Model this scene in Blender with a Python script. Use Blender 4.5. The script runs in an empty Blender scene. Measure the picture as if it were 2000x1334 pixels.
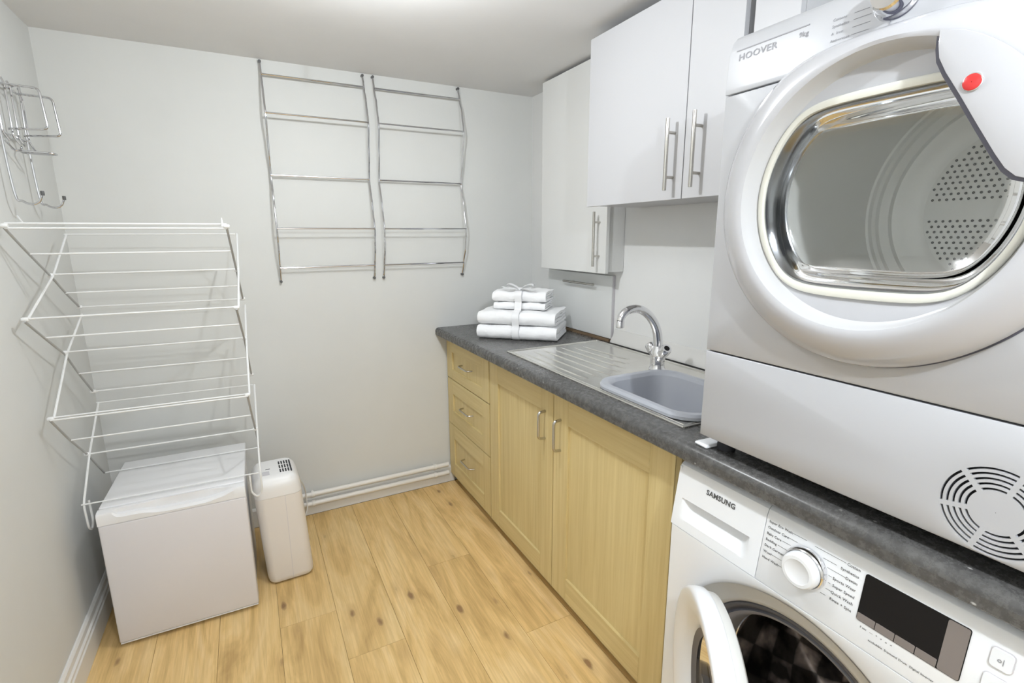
import bpy, bmesh, math, random
from math import pi, sin, cos, radians as R_
from mathutils import Vector, Matrix

random.seed(7)
sc = bpy.context.scene
col = sc.collection

# ------------------------------------------------------------------ camera
CAM = Vector((0.6081, -2.5664, 1.3943))
YAW, PITCH, ROLL, FPX = 0.4825, 0.20746, -0.00486, 978.87
fwd = Vector((sin(YAW) * cos(PITCH), cos(YAW) * cos(PITCH), -sin(PITCH)))
right0 = Vector((cos(YAW), -sin(YAW), 0.0))
up0 = right0.cross(fwd)
rgt = right0 * cos(ROLL) + up0 * sin(ROLL)
upv = -right0 * sin(ROLL) + up0 * cos(ROLL)
cam_data = bpy.data.cameras.new('camera')
cam_data.sensor_fit = 'HORIZONTAL'
cam_data.sensor_width = 36.0
cam_data.lens = FPX / 2000.0 * 36.0
cam_data.clip_start = 0.02
cam = bpy.data.objects.new('camera', cam_data)
col.objects.link(cam)
m = Matrix((rgt, upv, -fwd)).transposed().to_4x4()
m.translation = CAM
cam.matrix_world = m
sc.camera = cam

# ------------------------------------------------------------------ light, exposure
sc.view_settings.view_transform = 'Standard'
sc.view_settings.look = 'None'
sc.view_settings.gamma = 1.0
sc.view_settings.use_curve_mapping = False
sc.view_settings.exposure = 0.57
world = bpy.data.worlds.new('world')
sc.world = world
world.use_nodes = True
world.node_tree.nodes['Background'].inputs[0].default_value = (0.9, 0.95, 1.0, 1)
world.node_tree.nodes['Background'].inputs[1].default_value = 0.35

def lamp(name, loc, power, radius, color):
    l = bpy.data.lights.new(name, 'POINT')
    l.energy = power
    l.shadow_soft_size = radius
    l.color = color
    o = bpy.data.objects.new(name, l)
    o.location = loc
    col.objects.link(o)
    return o
MAIN_LAMP = Vector((0.95, -1.20, 1.99))
REAR_FILL = Vector((0.98, -2.95, 2.0))
lamp('ceiling_lamp_light', MAIN_LAMP, 14.0, 0.013, (0.925, 0.965, 1.0))
lamp('rear_fill_light', REAR_FILL, 31.0, 0.020, (0.88, 0.94, 1.0))  # unseen lamp added behind the camera to fill the room with light

# ------------------------------------------------------------------ room numbers
W, H = 2.085, 2.137
YF = -3.9           # wall behind the photographer
WD = 0.604          # worktop depth
XF = 1.541          # face of the base units
PROJ = []

# ------------------------------------------------------------------ material helpers
def mat(name, color=(0.8, 0.8, 0.8), rough=0.5, metal=0.0, spec=0.5, coat=0.0, trans=0.0, ior=1.45, emis=None, estr=0.0, alpha=1.0):
    m = bpy.data.materials.new(name)
    m.use_nodes = True
    b = m.node_tree.nodes['Principled BSDF']
    b.inputs['Base Color'].default_value = (*color, 1)
    b.inputs['Roughness'].default_value = rough
    b.inputs['Metallic'].default_value = metal
    b.inputs['Specular IOR Level'].default_value = spec
    b.inputs['Coat Weight'].default_value = coat
    b.inputs['Coat Roughness'].default_value = 0.06
    b.inputs['Transmission Weight'].default_value = trans
    b.inputs['IOR'].default_value = ior
    if emis:
        b.inputs['Emission Color'].default_value = (*emis, 1)
        b.inputs['Emission Strength'].default_value = estr
    return m

class N:
    """tiny node helper"""
    def __init__(s, m):
        s.t = m.node_tree; s.b = s.t.nodes['Principled BSDF']
    def n(s, typ, **kw):
        nd = s.t.nodes.new(typ)
        for k, v in kw.items():
            if k.startswith('_'): setattr(nd, k[1:], v)
            else:
                key = k.replace('__', ' ')
                nd.inputs[key].default_value = v
        return nd
    def l(s, a, b): s.t.links.new(a, b)
    def coords(s, scale=(1, 1, 1), obj=False, loc=(0, 0, 0)):
        tc = s.n('ShaderNodeTexCoord') if obj else s.n('ShaderNodeNewGeometry')
        mp = s.n('ShaderNodeMapping')
        mp.inputs['Scale'].default_value = scale
        mp.inputs['Location'].default_value = loc
        s.l(tc.outputs['Object'] if obj else tc.outputs['Position'], mp.inputs['Vector'])
        return mp.outputs[0]
    def noise(s, v, scale=5, detail=3, rough=0.5, dist=0.0):
        nd = s.n('ShaderNodeTexNoise'); nd.inputs['Scale'].default_value = scale
        nd.inputs['Detail'].default_value = detail; nd.inputs['Roughness'].default_value = rough
        nd.inputs['Distortion'].default_value = dist
        s.l(v, nd.inputs['Vector']); return nd.outputs['Fac']
    def ramp(s, fac, stops):
        nd = s.n('ShaderNodeValToRGB'); cr = nd.color_ramp
        while len(cr.elements) < len(stops): cr.elements.new(0.5)
        for e, (p, c) in zip(cr.elements, stops):
            e.position = p; e.color = (*c, 1) if len(c) == 3 else c
        s.l(fac, nd.inputs[0]); return nd.outputs[0]
    def mix(s, fac, a, b, mode='MIX'):
        nd = s.n('ShaderNodeMix', _data_type='RGBA', _blend_type=mode)
        for sock, v in ((nd.inputs['Factor'], fac), (nd.inputs['A'], a), (nd.inputs['B'], b)):
            pass
        def setv(sock, v):
            if hasattr(v, 'is_output'): s.l(v, sock)
            elif isinstance(v, (int, float)): sock.default_value = v
            else: sock.default_value = (*v, 1)
        setv(nd.inputs[0], fac); setv(nd.inputs[6], a); setv(nd.inputs[7], b)
        return nd.outputs[2]
    def bump(s, h, strength=0.2, dist=0.002):
        nd = s.n('ShaderNodeBump'); nd.inputs['Strength'].default_value = strength
        nd.inputs['Distance'].default_value = dist
        s.l(h, nd.inputs['Height']); s.l(nd.outputs[0], s.b.inputs['Normal'])

# wall paint
def paint(name, c, dots=True, rough=0.55):
    m = mat(name, c, rough, spec=0.3); k = N(m)
    v = k.coords()
    n1 = k.noise(v, 1.6, 4, 0.6)
    c2 = tuple(x * 0.955 for x in c)
    base = k.ramp(n1, [(0.35, c2), (0.65, c)])
    if dots:
        vo = k.n('ShaderNodeTexVoronoi'); vo.inputs['Scale'].default_value = 4.2
        k.l(v, vo.inputs['Vector'])
        f = k.ramp(vo.outputs['Distance'], [(0.0, (1, 1, 1)), (0.022, (0, 0, 0))])
        n2 = k.noise(v, 2.3, 1)
        g = k.ramp(n2, [(0.58, (0, 0, 0)), (0.66, (1, 1, 1))])
        ff = k.mix(1.0, f, g, 'MULTIPLY')
        sep = k.n('ShaderNodeSeparateColor'); k.l(ff, sep.inputs[0])
        base = k.mix(sep.outputs[0], base, tuple(x * 0.62 for x in c))
    k.l(base, k.b.inputs['Base Color'])
    k.bump(k.noise(v, 60, 3), 0.10, 0.0015)
    return m
M = {}
M['wall'] = paint('wall_paint', (0.685, 0.69, 0.67))
M['wall_r'] = paint('wall_paint_splash', (0.82, 0.82, 0.81), True, 0.35)
M['ceil'] = paint('ceiling_paint', (0.78, 0.775, 0.77), False)
M['skirt'] = paint('skirting_gloss_white', (0.78, 0.77, 0.745), False, 0.3)
M['cab_far'] = mat('white_cabinet_lightened', (0.74, 0.74, 0.725), 0.4)  # cabinet white lightened in the colour to make up for weaker light there
M['panelw'] = mat('panel_white', (0.76, 0.77, 0.76), 0.35)

# oak-look laminate planks
def plank_mat():
    m = mat('oak_laminate', (0.6, 0.42, 0.2), 0.42, spec=0.4); k = N(m)
    info = k.n('ShaderNodeObjectInfo')
    off = k.n('ShaderNodeVectorMath', _operation='SCALE'); 
    cmb = k.n('ShaderNodeCombineXYZ')
    k.l(info.outputs['Random'], cmb.inputs[0]); k.l(info.outputs['Random'], cmb.inputs[1])
    k.l(cmb.outputs[0], off.inputs[0]); off.inputs['Scale'].default_value = 37.0
    geo = k.n('ShaderNodeNewGeometry')
    add = k.n('ShaderNodeVectorMath', _operation='ADD')
    k.l(geo.outputs['Position'], add.inputs[0]); k.l(off.outputs[0], add.inputs[1])
    def mp(scale):
        n = k.n('ShaderNodeMapping'); n.inputs['Scale'].default_value = scale
        k.l(add.outputs[0], n.inputs['Vector']); return n.outputs[0]
    wide = k.noise(mp((9.0, 1.6, 1)), 1.0, 4, 0.6, 1.2)
    grain = k.noise(mp((60, 2.2, 1)), 1.6, 5, 0.62, 1.0)
    c1 = k.ramp(wide, [(0.30, (0.56, 0.375, 0.155)), (0.48, (0.76, 0.535, 0.24)), (0.70, (0.84, 0.635, 0.335))])
    g1 = k.ramp(grain, [(0.36, (0.74, 0.68, 0.60)), (0.62, (1.05, 1.04, 1.02))])
    c = k.mix(0.55, c1, g1, 'MULTIPLY')
    # knots
    vo = k.n('ShaderNodeTexVoronoi'); vo.inputs['Scale'].default_value = 1.0; vo.inputs['Randomness'].default_value = 1.0
    k.l(mp((11, 4.6, 1)), vo.inputs['Vector'])
    dn = k.noise(mp((60, 30, 1)), 1.0, 3)
    ad = k.n('ShaderNodeMath', _operation='MULTIPLY_ADD'); ad.inputs[1].default_value = 0.10
    k.l(dn, ad.inputs[0]); k.l(vo.outputs['Distance'], ad.inputs[2])
    kn = k.ramp(ad.outputs[0], [(0.125, (1, 1, 1)), (0.19, (0, 0, 0))])
    sel = k.ramp(k.noise(mp((2.5, 1.7, 1)), 1.0, 1), [(0.36, (0, 0, 0)), (0.44, (1, 1, 1))])
    kk = k.mix(1.0, kn, sel, 'MULTIPLY')
    s1 = k.n('ShaderNodeSeparateColor'); k.l(kk, s1.inputs[0])
    c = k.mix(s1.outputs[0], c, (0.235, 0.135, 0.065))
    # soft halo around the knots
    halo = k.ramp(ad.outputs[0], [(0.10, (1, 1, 1)), (0.38, (0, 0, 0))])
    hh = k.mix(1.0, halo, sel, 'MULTIPLY'); s2 = k.n('ShaderNodeSeparateColor'); k.l(hh, s2.inputs[0])
    mu = k.n('ShaderNodeMath', _operation='MULTIPLY'); mu.inputs[1].default_value = 0.40; k.l(s2.outputs[0], mu.inputs[0])
    c = k.mix(mu.outputs[0], c, (0.42, 0.26, 0.12))
    # each plank a slightly different tone
    tone = k.ramp(info.outputs['Random'], [(0.0, (0.94, 0.93, 0.90)), (1.0, (1.05, 1.04, 1.03))])
    c = k.mix(1.0, c, tone, 'MULTIPLY')
    k.l(c, k.b.inputs['Base Color'])
    k.bump(grain, 0.12, 0.0006)
    return m
M['plank'] = plank_mat()
M['seam'] = mat('floor_seam_dark', (0.16, 0.10, 0.05), 0.9)

def birch(name, along='Z', tint=1.0):
    m = mat(name, (0.62, 0.49, 0.27), 0.45, spec=0.35); k = N(m)
    s = {'Z': (42, 42, 1.3), 'Y': (42, 1.3, 42)}[along]
    g = k.noise(k.coords(s), 1.5, 5, 0.6, 0.4)
    w = k.noise(k.coords(tuple(x * 0.16 for x in s)), 1.5, 2)
    a = tuple(x * tint for x in (0.635, 0.500, 0.235)); b = tuple(x * tint for x in (0.745, 0.615, 0.325))
    c = k.ramp(g, [(0.3, a), (0.7, b)])
    c = k.mix(0.5, c, k.ramp(w, [(0.3, (0.90, 0.89, 0.86)), (0.7, (1.04, 1.04, 1.03))]), 'MULTIPLY')
    k.l(c, k.b.inputs['Base Color']); k.bump(g, 0.06, 0.0004)
    return m
M['birch'] = birch('pale_wood_upright_grain', 'Z')
M['birch_h'] = birch('pale_wood_level_grain', 'Y')
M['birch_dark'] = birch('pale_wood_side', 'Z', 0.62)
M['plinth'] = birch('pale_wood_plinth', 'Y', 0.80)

def worktop_mat():
    m = mat('slate_laminate', (0.09, 0.088, 0.085), 0.34, spec=0.5); k = N(m)
    v = k.coords()
    a = k.noise(v, 70, 5, 0.8); b = k.noise(v, 16, 4, 0.7)
    c = k.ramp(a, [(0.36, (0.070, 0.068, 0.066)), (0.5, (0.092, 0.090, 0.087)), (0.66, (0.122, 0.119, 0.115))])
    c = k.mix(0.35, c, k.ramp(b, [(0.35, (0.72, 0.72, 0.72)), (0.65, (1.22, 1.22, 1.21))]), 'MULTIPLY')
    for sc_, lo, hi, g0 in ((38, 0.05, 0.11, 0.54), (15, 0.03, 0.06, 0.50)):
        vo = k.n('ShaderNodeTexVoronoi'); vo.inputs['Scale'].default_value = sc_
        dis = k.noise(v, 80, 2)
        k.l(k.coords((1, 0.7, 1.2), loc=(sc_, 0.3, 0.1)), vo.inputs['Vector'])
        ad = k.n('ShaderNodeMath', _operation='MULTIPLY_ADD'); ad.inputs[1].default_value = 0.12
        k.l(dis, ad.inputs[0]); k.l(vo.outputs['Distance'], ad.inputs[2])
        f = k.ramp(ad.outputs[0], [(lo + 0.06, (1, 1, 1)), (hi + 0.06, (0, 0, 0))])
        g = k.ramp(k.noise(v, 11, 2), [(g0, (0, 0, 0)), (g0 + 0.05, (1, 1, 1))])
        ff = k.mix(1.0, f, g, 'MULTIPLY'); s1 = k.n('ShaderNodeSeparateColor'); k.l(ff, s1.inputs[0])
        c = k.mix(s1.outputs[0], c, (0.50, 0.49, 0.47))
    k.l(c, k.b.inputs['Base Color'])
    rr = k.ramp(a, [(0.3, (0.22,) * 3), (0.7, (0.32,) * 3)]); k.l(rr, k.b.inputs['Roughness'])
    k.bump(a, 0.12, 0.0006)
    return m
M['worktop'] = worktop_mat()
M['chipcore'] = mat('worktop_raw_edge', (0.22, 0.15, 0.09), 0.8)

def metal(name, c, rough, scale=(1, 1, 1), amt=0.0):
    m = mat(name, c, rough, 1.0); k = N(m)
    g = k.noise(k.coords(scale), 30, 3)
    r = k.ramp(g, [(0.3, (max(rough - 0.05, 0.02),) * 3), (0.7, (rough + 0.07,) * 3)])
    if amt: k.l(r, k.b.inputs['Roughness'])
    return m
M['bezel'] = metal('door_bezel_metal', (0.30, 0.31, 0.325), 0.16)
M['chrome'] = metal('chrome', (0.62, 0.62, 0.64), 0.07)
M['chrome_tap'] = metal('chrome_tap', (0.80, 0.80, 0.82), 0.05)
M['steel'] = metal('brushed_steel', (0.60, 0.58, 0.545), 0.27, (1, 12, 12), 1.0)
M['nickel'] = metal('satin_nickel', (0.56, 0.54, 0.50), 0.24)
M['drum'] = metal('dryer_drum_steel', (0.93, 0.93, 0.90), 0.5)
M['holegrey'] = mat('drum_hole_shade', (0.16, 0.16, 0.155), 0.6)
M['capdark'] = mat('dark_end_cap', (0.10, 0.10, 0.10), 0.4)

def steel_sheet():
    m = mat('drainer_steel', (0.66, 0.645, 0.61), 0.32, 0.9); k = N(m)
    v = k.coords((1, 1, 1))
    a = k.noise(v, 12, 5, 0.7); b = k.noise(k.coords((8, 90, 8)), 1, 3)
    c = k.ramp(a, [(0.3, (0.70, 0.685, 0.64)), (0.65, (0.78, 0.77, 0.74))])
    k.l(c, k.b.inputs['Base Color'])
    k.l(k.ramp(a, [(0.3, (0.25,) * 3), (0.7, (0.20,) * 3)]), k.b.inputs['Roughness'])
    return m
M['sheet'] = steel_sheet()
M['drum'].node_tree.nodes['Principled BSDF'].inputs['Metallic'].default_value = 0.35

def plastic(name, c, rough=0.3, coat=0.0, noise=0.02):
    m = mat(name, c, rough, spec=0.5, coat=coat); k = N(m)
    g = k.noise(k.coords(), 3.0, 2)
    k.l(k.ramp(g, [(0.3, tuple(x * (1 - noise) for x in c)), (0.7, c)]), k.b.inputs['Base Color'])
    return m
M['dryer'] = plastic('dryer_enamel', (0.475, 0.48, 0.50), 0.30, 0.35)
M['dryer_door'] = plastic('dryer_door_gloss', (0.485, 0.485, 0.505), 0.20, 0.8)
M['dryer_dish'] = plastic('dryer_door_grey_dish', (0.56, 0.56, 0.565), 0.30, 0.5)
M['gasket'] = plastic('cream_rubber', (0.70, 0.69, 0.62), 0.55)
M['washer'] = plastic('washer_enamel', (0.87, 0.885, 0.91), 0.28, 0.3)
M['washer_recess'] = plastic('washer_recess_grey', (0.72, 0.715, 0.69), 0.4, 0.1)
M['rubber'] = plastic('grey_rubber', (0.13, 0.13, 0.145), 0.42)
M['rubber_l'] = plastic('grey_rubber_inner', (0.27, 0.27, 0.295), 0.36)
M['black'] = plastic('gloss_black', (0.010, 0.009, 0.009), 0.22, 0.0)
M['black'].node_tree.nodes['Principled BSDF'].inputs['Specular IOR Level'].default_value = 0.25
M['darkgap'] = mat('dark_gap', (0.035, 0.035, 0.04), 0.7)
M['wingedge'] = mat('door_wing_edge', (0.10, 0.10, 0.13), 0.5)
M['dispgrey'] = plastic('display_grey', (0.22, 0.19, 0.175), 0.3)
M['ink'] = mat('printed_ink', (0.10, 0.10, 0.10), 0.6)
M['ink_l'] = mat('printed_ink_light', (0.30, 0.30, 0.32), 0.6)
M['red'] = plastic('red_badge', (0.62, 0.03, 0.03), 0.2, 0.6)
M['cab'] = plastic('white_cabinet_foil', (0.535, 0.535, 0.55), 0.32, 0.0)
M['fridge'] = plastic('fridge_white', (0.80, 0.795, 0.80), 0.35)
M['fridge_door'] = plastic('fridge_door_white', (0.72, 0.70, 0.715), 0.4)
M['dehum'] = plastic('dehumidifier_white', (0.78, 0.74, 0.70), 0.38)
M['dehum_top'] = plastic('dehumidifier_top_white', (0.84, 0.83, 0.82), 0.3)
M['airer'] = plastic('white_coated_wire', (0.80, 0.80, 0.79), 0.35)
M['airer_g'] = plastic('grey_coated_wire', (0.42, 0.42, 0.415), 0.4)
M['bowl'] = plastic('grey_bowl_plastic', (0.40, 0.415, 0.455), 0.28, 0.2)
M['pipe'] = plastic('painted_pipe', (0.82, 0.80, 0.76), 0.3)
M['label'] = mat('paper_label', (0.62, 0.60, 0.62), 0.6)
M['ribbon'] = mat('satin_ribbon', (0.86, 0.86, 0.87), 0.28, spec=0.6)
def towel_mat():
    m = mat('terry_towel', (0.94, 0.94, 0.945), 0.95, spec=0.1); k = N(m)
    k.b.inputs['Sheen Weight'].default_value = 0.3
    v = k.coords(); a = k.noise(v, 420, 2); b = k.noise(v, 60, 3)
    ad = k.n('ShaderNodeMath', _operation='ADD'); k.l(a, ad.inputs[0]); k.l(b, ad.inputs[1])
    k.bump(ad.outputs[0], 0.55, 0.0022)
    return m
M['towel'] = towel_mat()
def drum_pattern():
    m = mat('diamond_drum_steel', (0.1, 0.08, 0.07), 0.35, 0.35); k = N(m)
    tc = k.n('ShaderNodeTexCoord'); sep = k.n('ShaderNodeSeparateXYZ'); k.l(tc.outputs['UV'], sep.inputs[0])
    def tri(sock, f):
        a = k.n('ShaderNodeMath', _operation='MULTIPLY'); a.inputs[1].default_value = f; k.l(sock, a.inputs[0])
        b = k.n('ShaderNodeMath', _operation='PINGPONG'); b.inputs[1].default_value = 1.0; k.l(a.outputs[0], b.inputs[0])
        return b.outputs[0]
    u, v = tri(sep.outputs[0], 34), tri(sep.outputs[1], 11)
    d = k.n('ShaderNodeMath', _operation='SUBTRACT'); k.l(u, d.inputs[0]); k.l(v, d.inputs[1])
    n = k.noise(k.coords(), 14, 3)
    f = k.ramp(d.outputs[0], [(0.0, (0.0, 0.0, 0.0)), (0.12, (0.5, 0.5, 0.5)), (0.45, (1, 1, 1))])
    c = k.ramp(n, [(0.38, (0.07, 0.06, 0.055)), (0.5, (0.36, 0.295, 0.27)), (0.60, (0.72, 0.60, 0.54))])
    c = k.mix(1.0, c, k.mix(0.86, (1, 1, 1), f), 'MULTIPLY')
    k.l(c, k.b.inputs['Base Color']); k.bump(d.outputs[0], 0.6, 0.004)
    return m
M['diamond'] = drum_pattern()
def glass(name, c=(1, 1, 1), rough=0.0):
    m = bpy.data.materials.new(name); m.use_nodes = True; t = m.node_tree
    for n in list(t.nodes): t.nodes.remove(n)
    o = t.nodes.new('ShaderNodeOutputMaterial'); mx = t.nodes.new('ShaderNodeMixShader')
    tr = t.nodes.new('ShaderNodeBsdfTransparent'); tr.inputs[0].default_value = (*c, 1)
    gl = t.nodes.new('ShaderNodeBsdfGlossy'); gl.inputs['Roughness'].default_value = 0.03
    fr = t.nodes.new('ShaderNodeFresnel'); fr.inputs[0].default_value = 1.5
    t.links.new(fr.outputs[0], mx.inputs[0]); t.links.new(tr.outputs[0], mx.inputs[1]); t.links.new(gl.outputs[0], mx.inputs[2])
    t.links.new(mx.outputs[0], o.inputs[0])
    return m
M['glass'] = glass('door_glass', (0.98, 0.985, 0.98))
M['glass_dark'] = glass('washer_door_glass', (0.55, 0.52, 0.50))
M['diffuser'] = mat('lamp_diffuser', (0.9, 0.9, 0.9), 0.4, emis=(1, 0.98, 0.95), estr=4.0)

# ------------------------------------------------------------------ mesh builder
class MB:
    def __init__(s): s.v = []; s.f = []; s.uv = None
    def add(s, vs, fs):
        o = len(s.v); s.v += [Vector(p) for p in vs]; s.f += [tuple(i + o for i in f) for f in fs]; return s
    def box(s, a, b):
        (x0, y0, z0), (x1, y1, z1) = a, b
        if x0 > x1: x0, x1 = x1, x0
        if y0 > y1: y0, y1 = y1, y0
        if z0 > z1: z0, z1 = z1, z0
        return s.add([(x0, y0, z0), (x1, y0, z0), (x1, y1, z0), (x0, y1, z0), (x0, y0, z1), (x1, y0, z1), (x1, y1, z1), (x0, y1, z1)],
                     [(0, 3, 2, 1), (4, 5, 6, 7), (0, 1, 5, 4), (1, 2, 6, 5), (2, 3, 7, 6), (3, 0, 4, 7)])
    def rings(s, rings, closed=True, cap0=False, cap1=False):
        n = len(rings[0]); vs = [p for r in rings for p in r]; fs = []
        for i in range(len(rings) - 1):
            for j in range(n if closed else n - 1):
                k = (j + 1) % n
                fs.append((i * n + j, i * n + k, (i + 1) * n + k, (i + 1) * n + j))
        if cap0: fs.append(tuple(reversed(range(n))))
        if cap1: fs.append(tuple((len(rings) - 1) * n + j for j in range(n)))
        return s.add(vs, fs)
    def tube(s, path, r, n=8, caps=True):
        path = [Vector(p) for p in path]; rs = r if isinstance(r, (list, tuple)) else [r] * len(path)
        T = []
        for i in range(len(path)):
            a = path[max(i - 1, 0)]; b = path[min(i + 1, len(path) - 1)]; T.append((b - a).normalized())
        u = T[0].orthogonal().normalized(); rings = []
        for i, p in enumerate(path):
            u = (u - T[i] * u.dot(T[i]))
            u = u.normalized() if u.length > 1e-6 else T[i].orthogonal().normalized()
            w = T[i].cross(u)
            rings.append([p + (u * cos(2 * pi * k / n) + w * sin(2 * pi * k / n)) * rs[i] for k in range(n)])
        return s.rings(rings, True, caps, caps)
    def lathe(s, prof, c, axis='Z', n=24, caps=True):
        """prof: (radius, offset along the axis)"""
        c = Vector(c); rings = []
        for r, h in prof:
            ring = []
            for k in range(n):
                a = 2 * pi * k / n
                if axis == 'Z': ring.append(c + Vector((r * cos(a), r * sin(a), h)))
                elif axis == 'Y': ring.append(c + Vector((r * cos(a), h, r * sin(a))))
                else: ring.append(c + Vector((h, r * cos(a), r * sin(a))))
            rings.append(ring)
        return s.rings(rings, True, caps, caps)
    def prism(s, poly, a, b, axis='Y'):
        """poly in the two other axes, extruded from a to b"""
        def P(u, v, h): return {'X': (h, u, v), 'Y': (u, h, v), 'Z': (u, v, h)}[axis]
        n = len(poly); vs = [P(u, v, a) for u, v in poly] + [P(u, v, b) for u, v in poly]
        fs = [(i, (i + 1) % n, n + (i + 1) % n, n + i) for i in range(n)] + [tuple(reversed(range(n))), tuple(range(n, 2 * n))]
        return s.add(vs, fs)
    def xf(s, m):
        s.v = [m @ p for p in s.v]; return s
    def build(s, name, material, parent=None, bevel=0.0, seg=2, smooth=35, loc=None):
        me = bpy.data.meshes.new(name); me.from_pydata([tuple(p) for p in s.v], [], s.f)
        bm = bmesh.new(); bm.from_mesh(me)
        bmesh.ops.recalc_face_normals(bm, faces=bm.faces)
        if bevel > 0:
            es = [e for e in bm.edges if len(e.link_faces) == 2 and e.calc_face_angle(0) > R_(28)]
            bmesh.ops.bevel(bm, geom=es, offset=bevel, segments=seg, profile=0.5, affect='EDGES', clamp_overlap=True)
        bm.to_mesh(me); bm.free()
        if smooth:
            me.polygons.foreach_set('use_smooth', [True] * len(me.polygons))
            me.set_sharp_from_angle(angle=R_(smooth))
        me.materials.append(material)
        o = bpy.data.objects.new(name, me); col.objects.link(o)
        if parent: o.parent = parent
        if loc: o.location = loc
        return o

def empty(name, loc, rz=0.0):
    o = bpy.data.objects.new(name, None); o.location = loc; o.rotation_euler = (0, 0, rz)
    o.empty_display_size = 0.05; col.objects.link(o); return o
def tag(o, label, cat, group=None, kind=None):
    o['label'] = label; o['category'] = cat
    if group: o['group'] = group
    if kind: o['kind'] = kind
    return o
def struct(o, label=None, cat=None):
    o['kind'] = 'structure'
    if label: o['label'] = label
    if cat: o['category'] = cat
    return o
def copy_tree(o, parent=None):
    c = o.copy(); col.objects.link(c); c.parent = parent
    for ch in [x for x in bpy.data.objects if x.parent == o]: copy_tree(ch, c)
    return c
def fillet(pts, r, n=5):
    """round the corners of a 3-D polyline"""
    pts = [Vector(p) for p in pts]; out = [pts[0]]
    for i in range(1, len(pts) - 1):
        a, b, c = pts[i - 1], pts[i], pts[i + 1]
        d1 = (a - b); d2 = (c - b); rr = min(r, d1.length * 0.49, d2.length * 0.49)
        p1 = b + d1.normalized() * rr; p2 = b + d2.normalized() * rr
        for k in range(n + 1):
            t = k / n; out.append(p1 * (1 - t) ** 2 + b * 2 * t * (1 - t) + p2 * t * t)
    out.append(pts[-1]); return out
def text_mesh(txt, size, bold=0.0):
    cu = bpy.data.curves.new('lettering', 'FONT'); cu.body = txt; cu.size = size; cu.resolution_u = 2; cu.offset = size * bold
    cu.space_character = 1.05
    o = bpy.data.objects.new('lettering', cu); col.objects.link(o)
    bpy.context.view_layer.update()
    me = o.evaluated_get(bpy.context.evaluated_depsgraph_get()).to_mesh()
    vs = [v.co.copy() for v in me.vertices]; fs = [tuple(p.vertices) for p in me.polygons]
    bpy.data.objects.remove(o); bpy.data.curves.remove(cu)
    return vs, fs
def put_text(mb, txt, size, x, y, z, lean=0.0, align='L', xs=1.0, tilt=0.0, bold=0.012):
    """text on a plane facing local -Y; x to the right, z up"""
    vs, fs = text_mesh(txt, size, bold)
    if not vs: return
    w = max(v.x for v in vs)
    o = {'L': 0, 'C': -w / 2, 'R': -w}[align]
    mb.add([(x + (v.x + o) * xs, y + v.y * tilt, z + v.y) for v in vs], fs)

# ------------------------------------------------------------------ the room
T = 0.1
def wallbox(name, a, b, m): return struct(MB().box(a, b).build(name, m, smooth=0))
wallbox('wall_back', (-T, 0, -T), (W + T, T, H + T), M['wall'])
wallbox('wall_left', (-T, YF, -T), (0, 0, H + T), M['wall'])
wallbox('wall_right', (W, YF, -T), (W + T, 0, H + T), M['wall_r'])
wallbox('wall_front', (-T, YF - T, -T), (W + T, YF, H + T), M['wall'])
wallbox('ceiling', (0, YF, H), (W, 0, H + T), M['ceil'])
floor = wallbox('floor', (0, YF, -T), (W, 0, -0.0062), M['seam'])

# floor planks, laid towards the back wall, 195 mm wide
PW = 0.195
shared = {}
joints = {0: [-0.35, -1.65], 1: [-0.95, -2.2], 2: [-1.5, -2.8], 3: [-0.782, -2.1], 4: [-1.039, -2.3], 5: [-1.75, -3.0], 6: [-0.70, -1.98],
          7: [-1.22, -2.5], 8: [-0.5, -1.8], 9: [-1.4, -2.7], 10: [-0.9, -2.2]}
for i in range(11):
    x0 = i * PW; x1 = min(x0 + PW, W)
    ys = [-0.018] + joints[i] + [YF]
    for a, b in zip(ys[:-1], ys[1:]):
        wd, ln = round(x1 - x0 - 0.0008, 4), round(a - b - 0.0011, 4)
        key = (wd, ln)
        if key not in shared:
            o = MB().box((-wd / 2, -ln / 2, -0.006), (wd / 2, ln / 2, 0.0)).build('plank', M['plank'], floor, bevel=0.0006, seg=1, smooth=0)
            shared[key] = o
        else:
            o = shared[key].copy(); o.name = 'plank'; col.objects.link(o)
        o.location = ((x0 + x1) / 2, (a + b) / 2, 0)

# skirting boards
def skirt_prof(h, t): return [(0, 0), (t, 0), (t, h * 0.62), (t * 0.82, h * 0.66), (t * 0.82, h * 0.74), (t * 0.55, h * 0.79), (t * 0.5, h * 0.93), (t * 0.25, h), (0, h)]
struct(MB().prism(skirt_prof(0.125, 0.020), YF, -0.016, 'Y').build('baseboard_left', M['skirt'], bevel=0.0008, smooth=0))
struct(MB().prism([(-y, z) for y, z in [(0, 0), (0.016, 0), (0.016, 0.085), (0.011, 0.093), (0, 0.095)]], 0.0, XF + 0.02, 'X').build('baseboard_back', M['skirt'], bevel=0.0006, smooth=0))

# two painted pipes above the back skirting
for z, lab in ((0.118, 'upper of the two white painted pipes along the back wall'), (0.068, 'lower white painted pipe running along the back skirting board')):
    p = tag(empty('heating_pipe', (0.0, -0.034, z)), lab, 'pipe', 'pipes along the back skirting')
    MB().tube([(0.60, 0, 0), (1.52, 0, 0)], 0.0122, 14).build('pipe', M['pipe'], p)
    for cx in (0.79, 1.44):
        c = MB().tube([(cx + 0.012 * 0, 0.0, 0.0)] * 1 + [(cx, 0.0, 0.0001)], 0.001, 6)
        c = MB().lathe([(0.0145, -0.008), (0.0158, -0.006), (0.0158, 0.006), (0.0145, 0.008)], (cx, 0, 0), 'X', 16)
        c.box((cx - 0.005, 0.010, -0.006), (cx + 0.005, 0.0335 if z > 0.09 else 0.018, 0.006))
        c.build('pipe_clip', M['pipe'], p)

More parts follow.
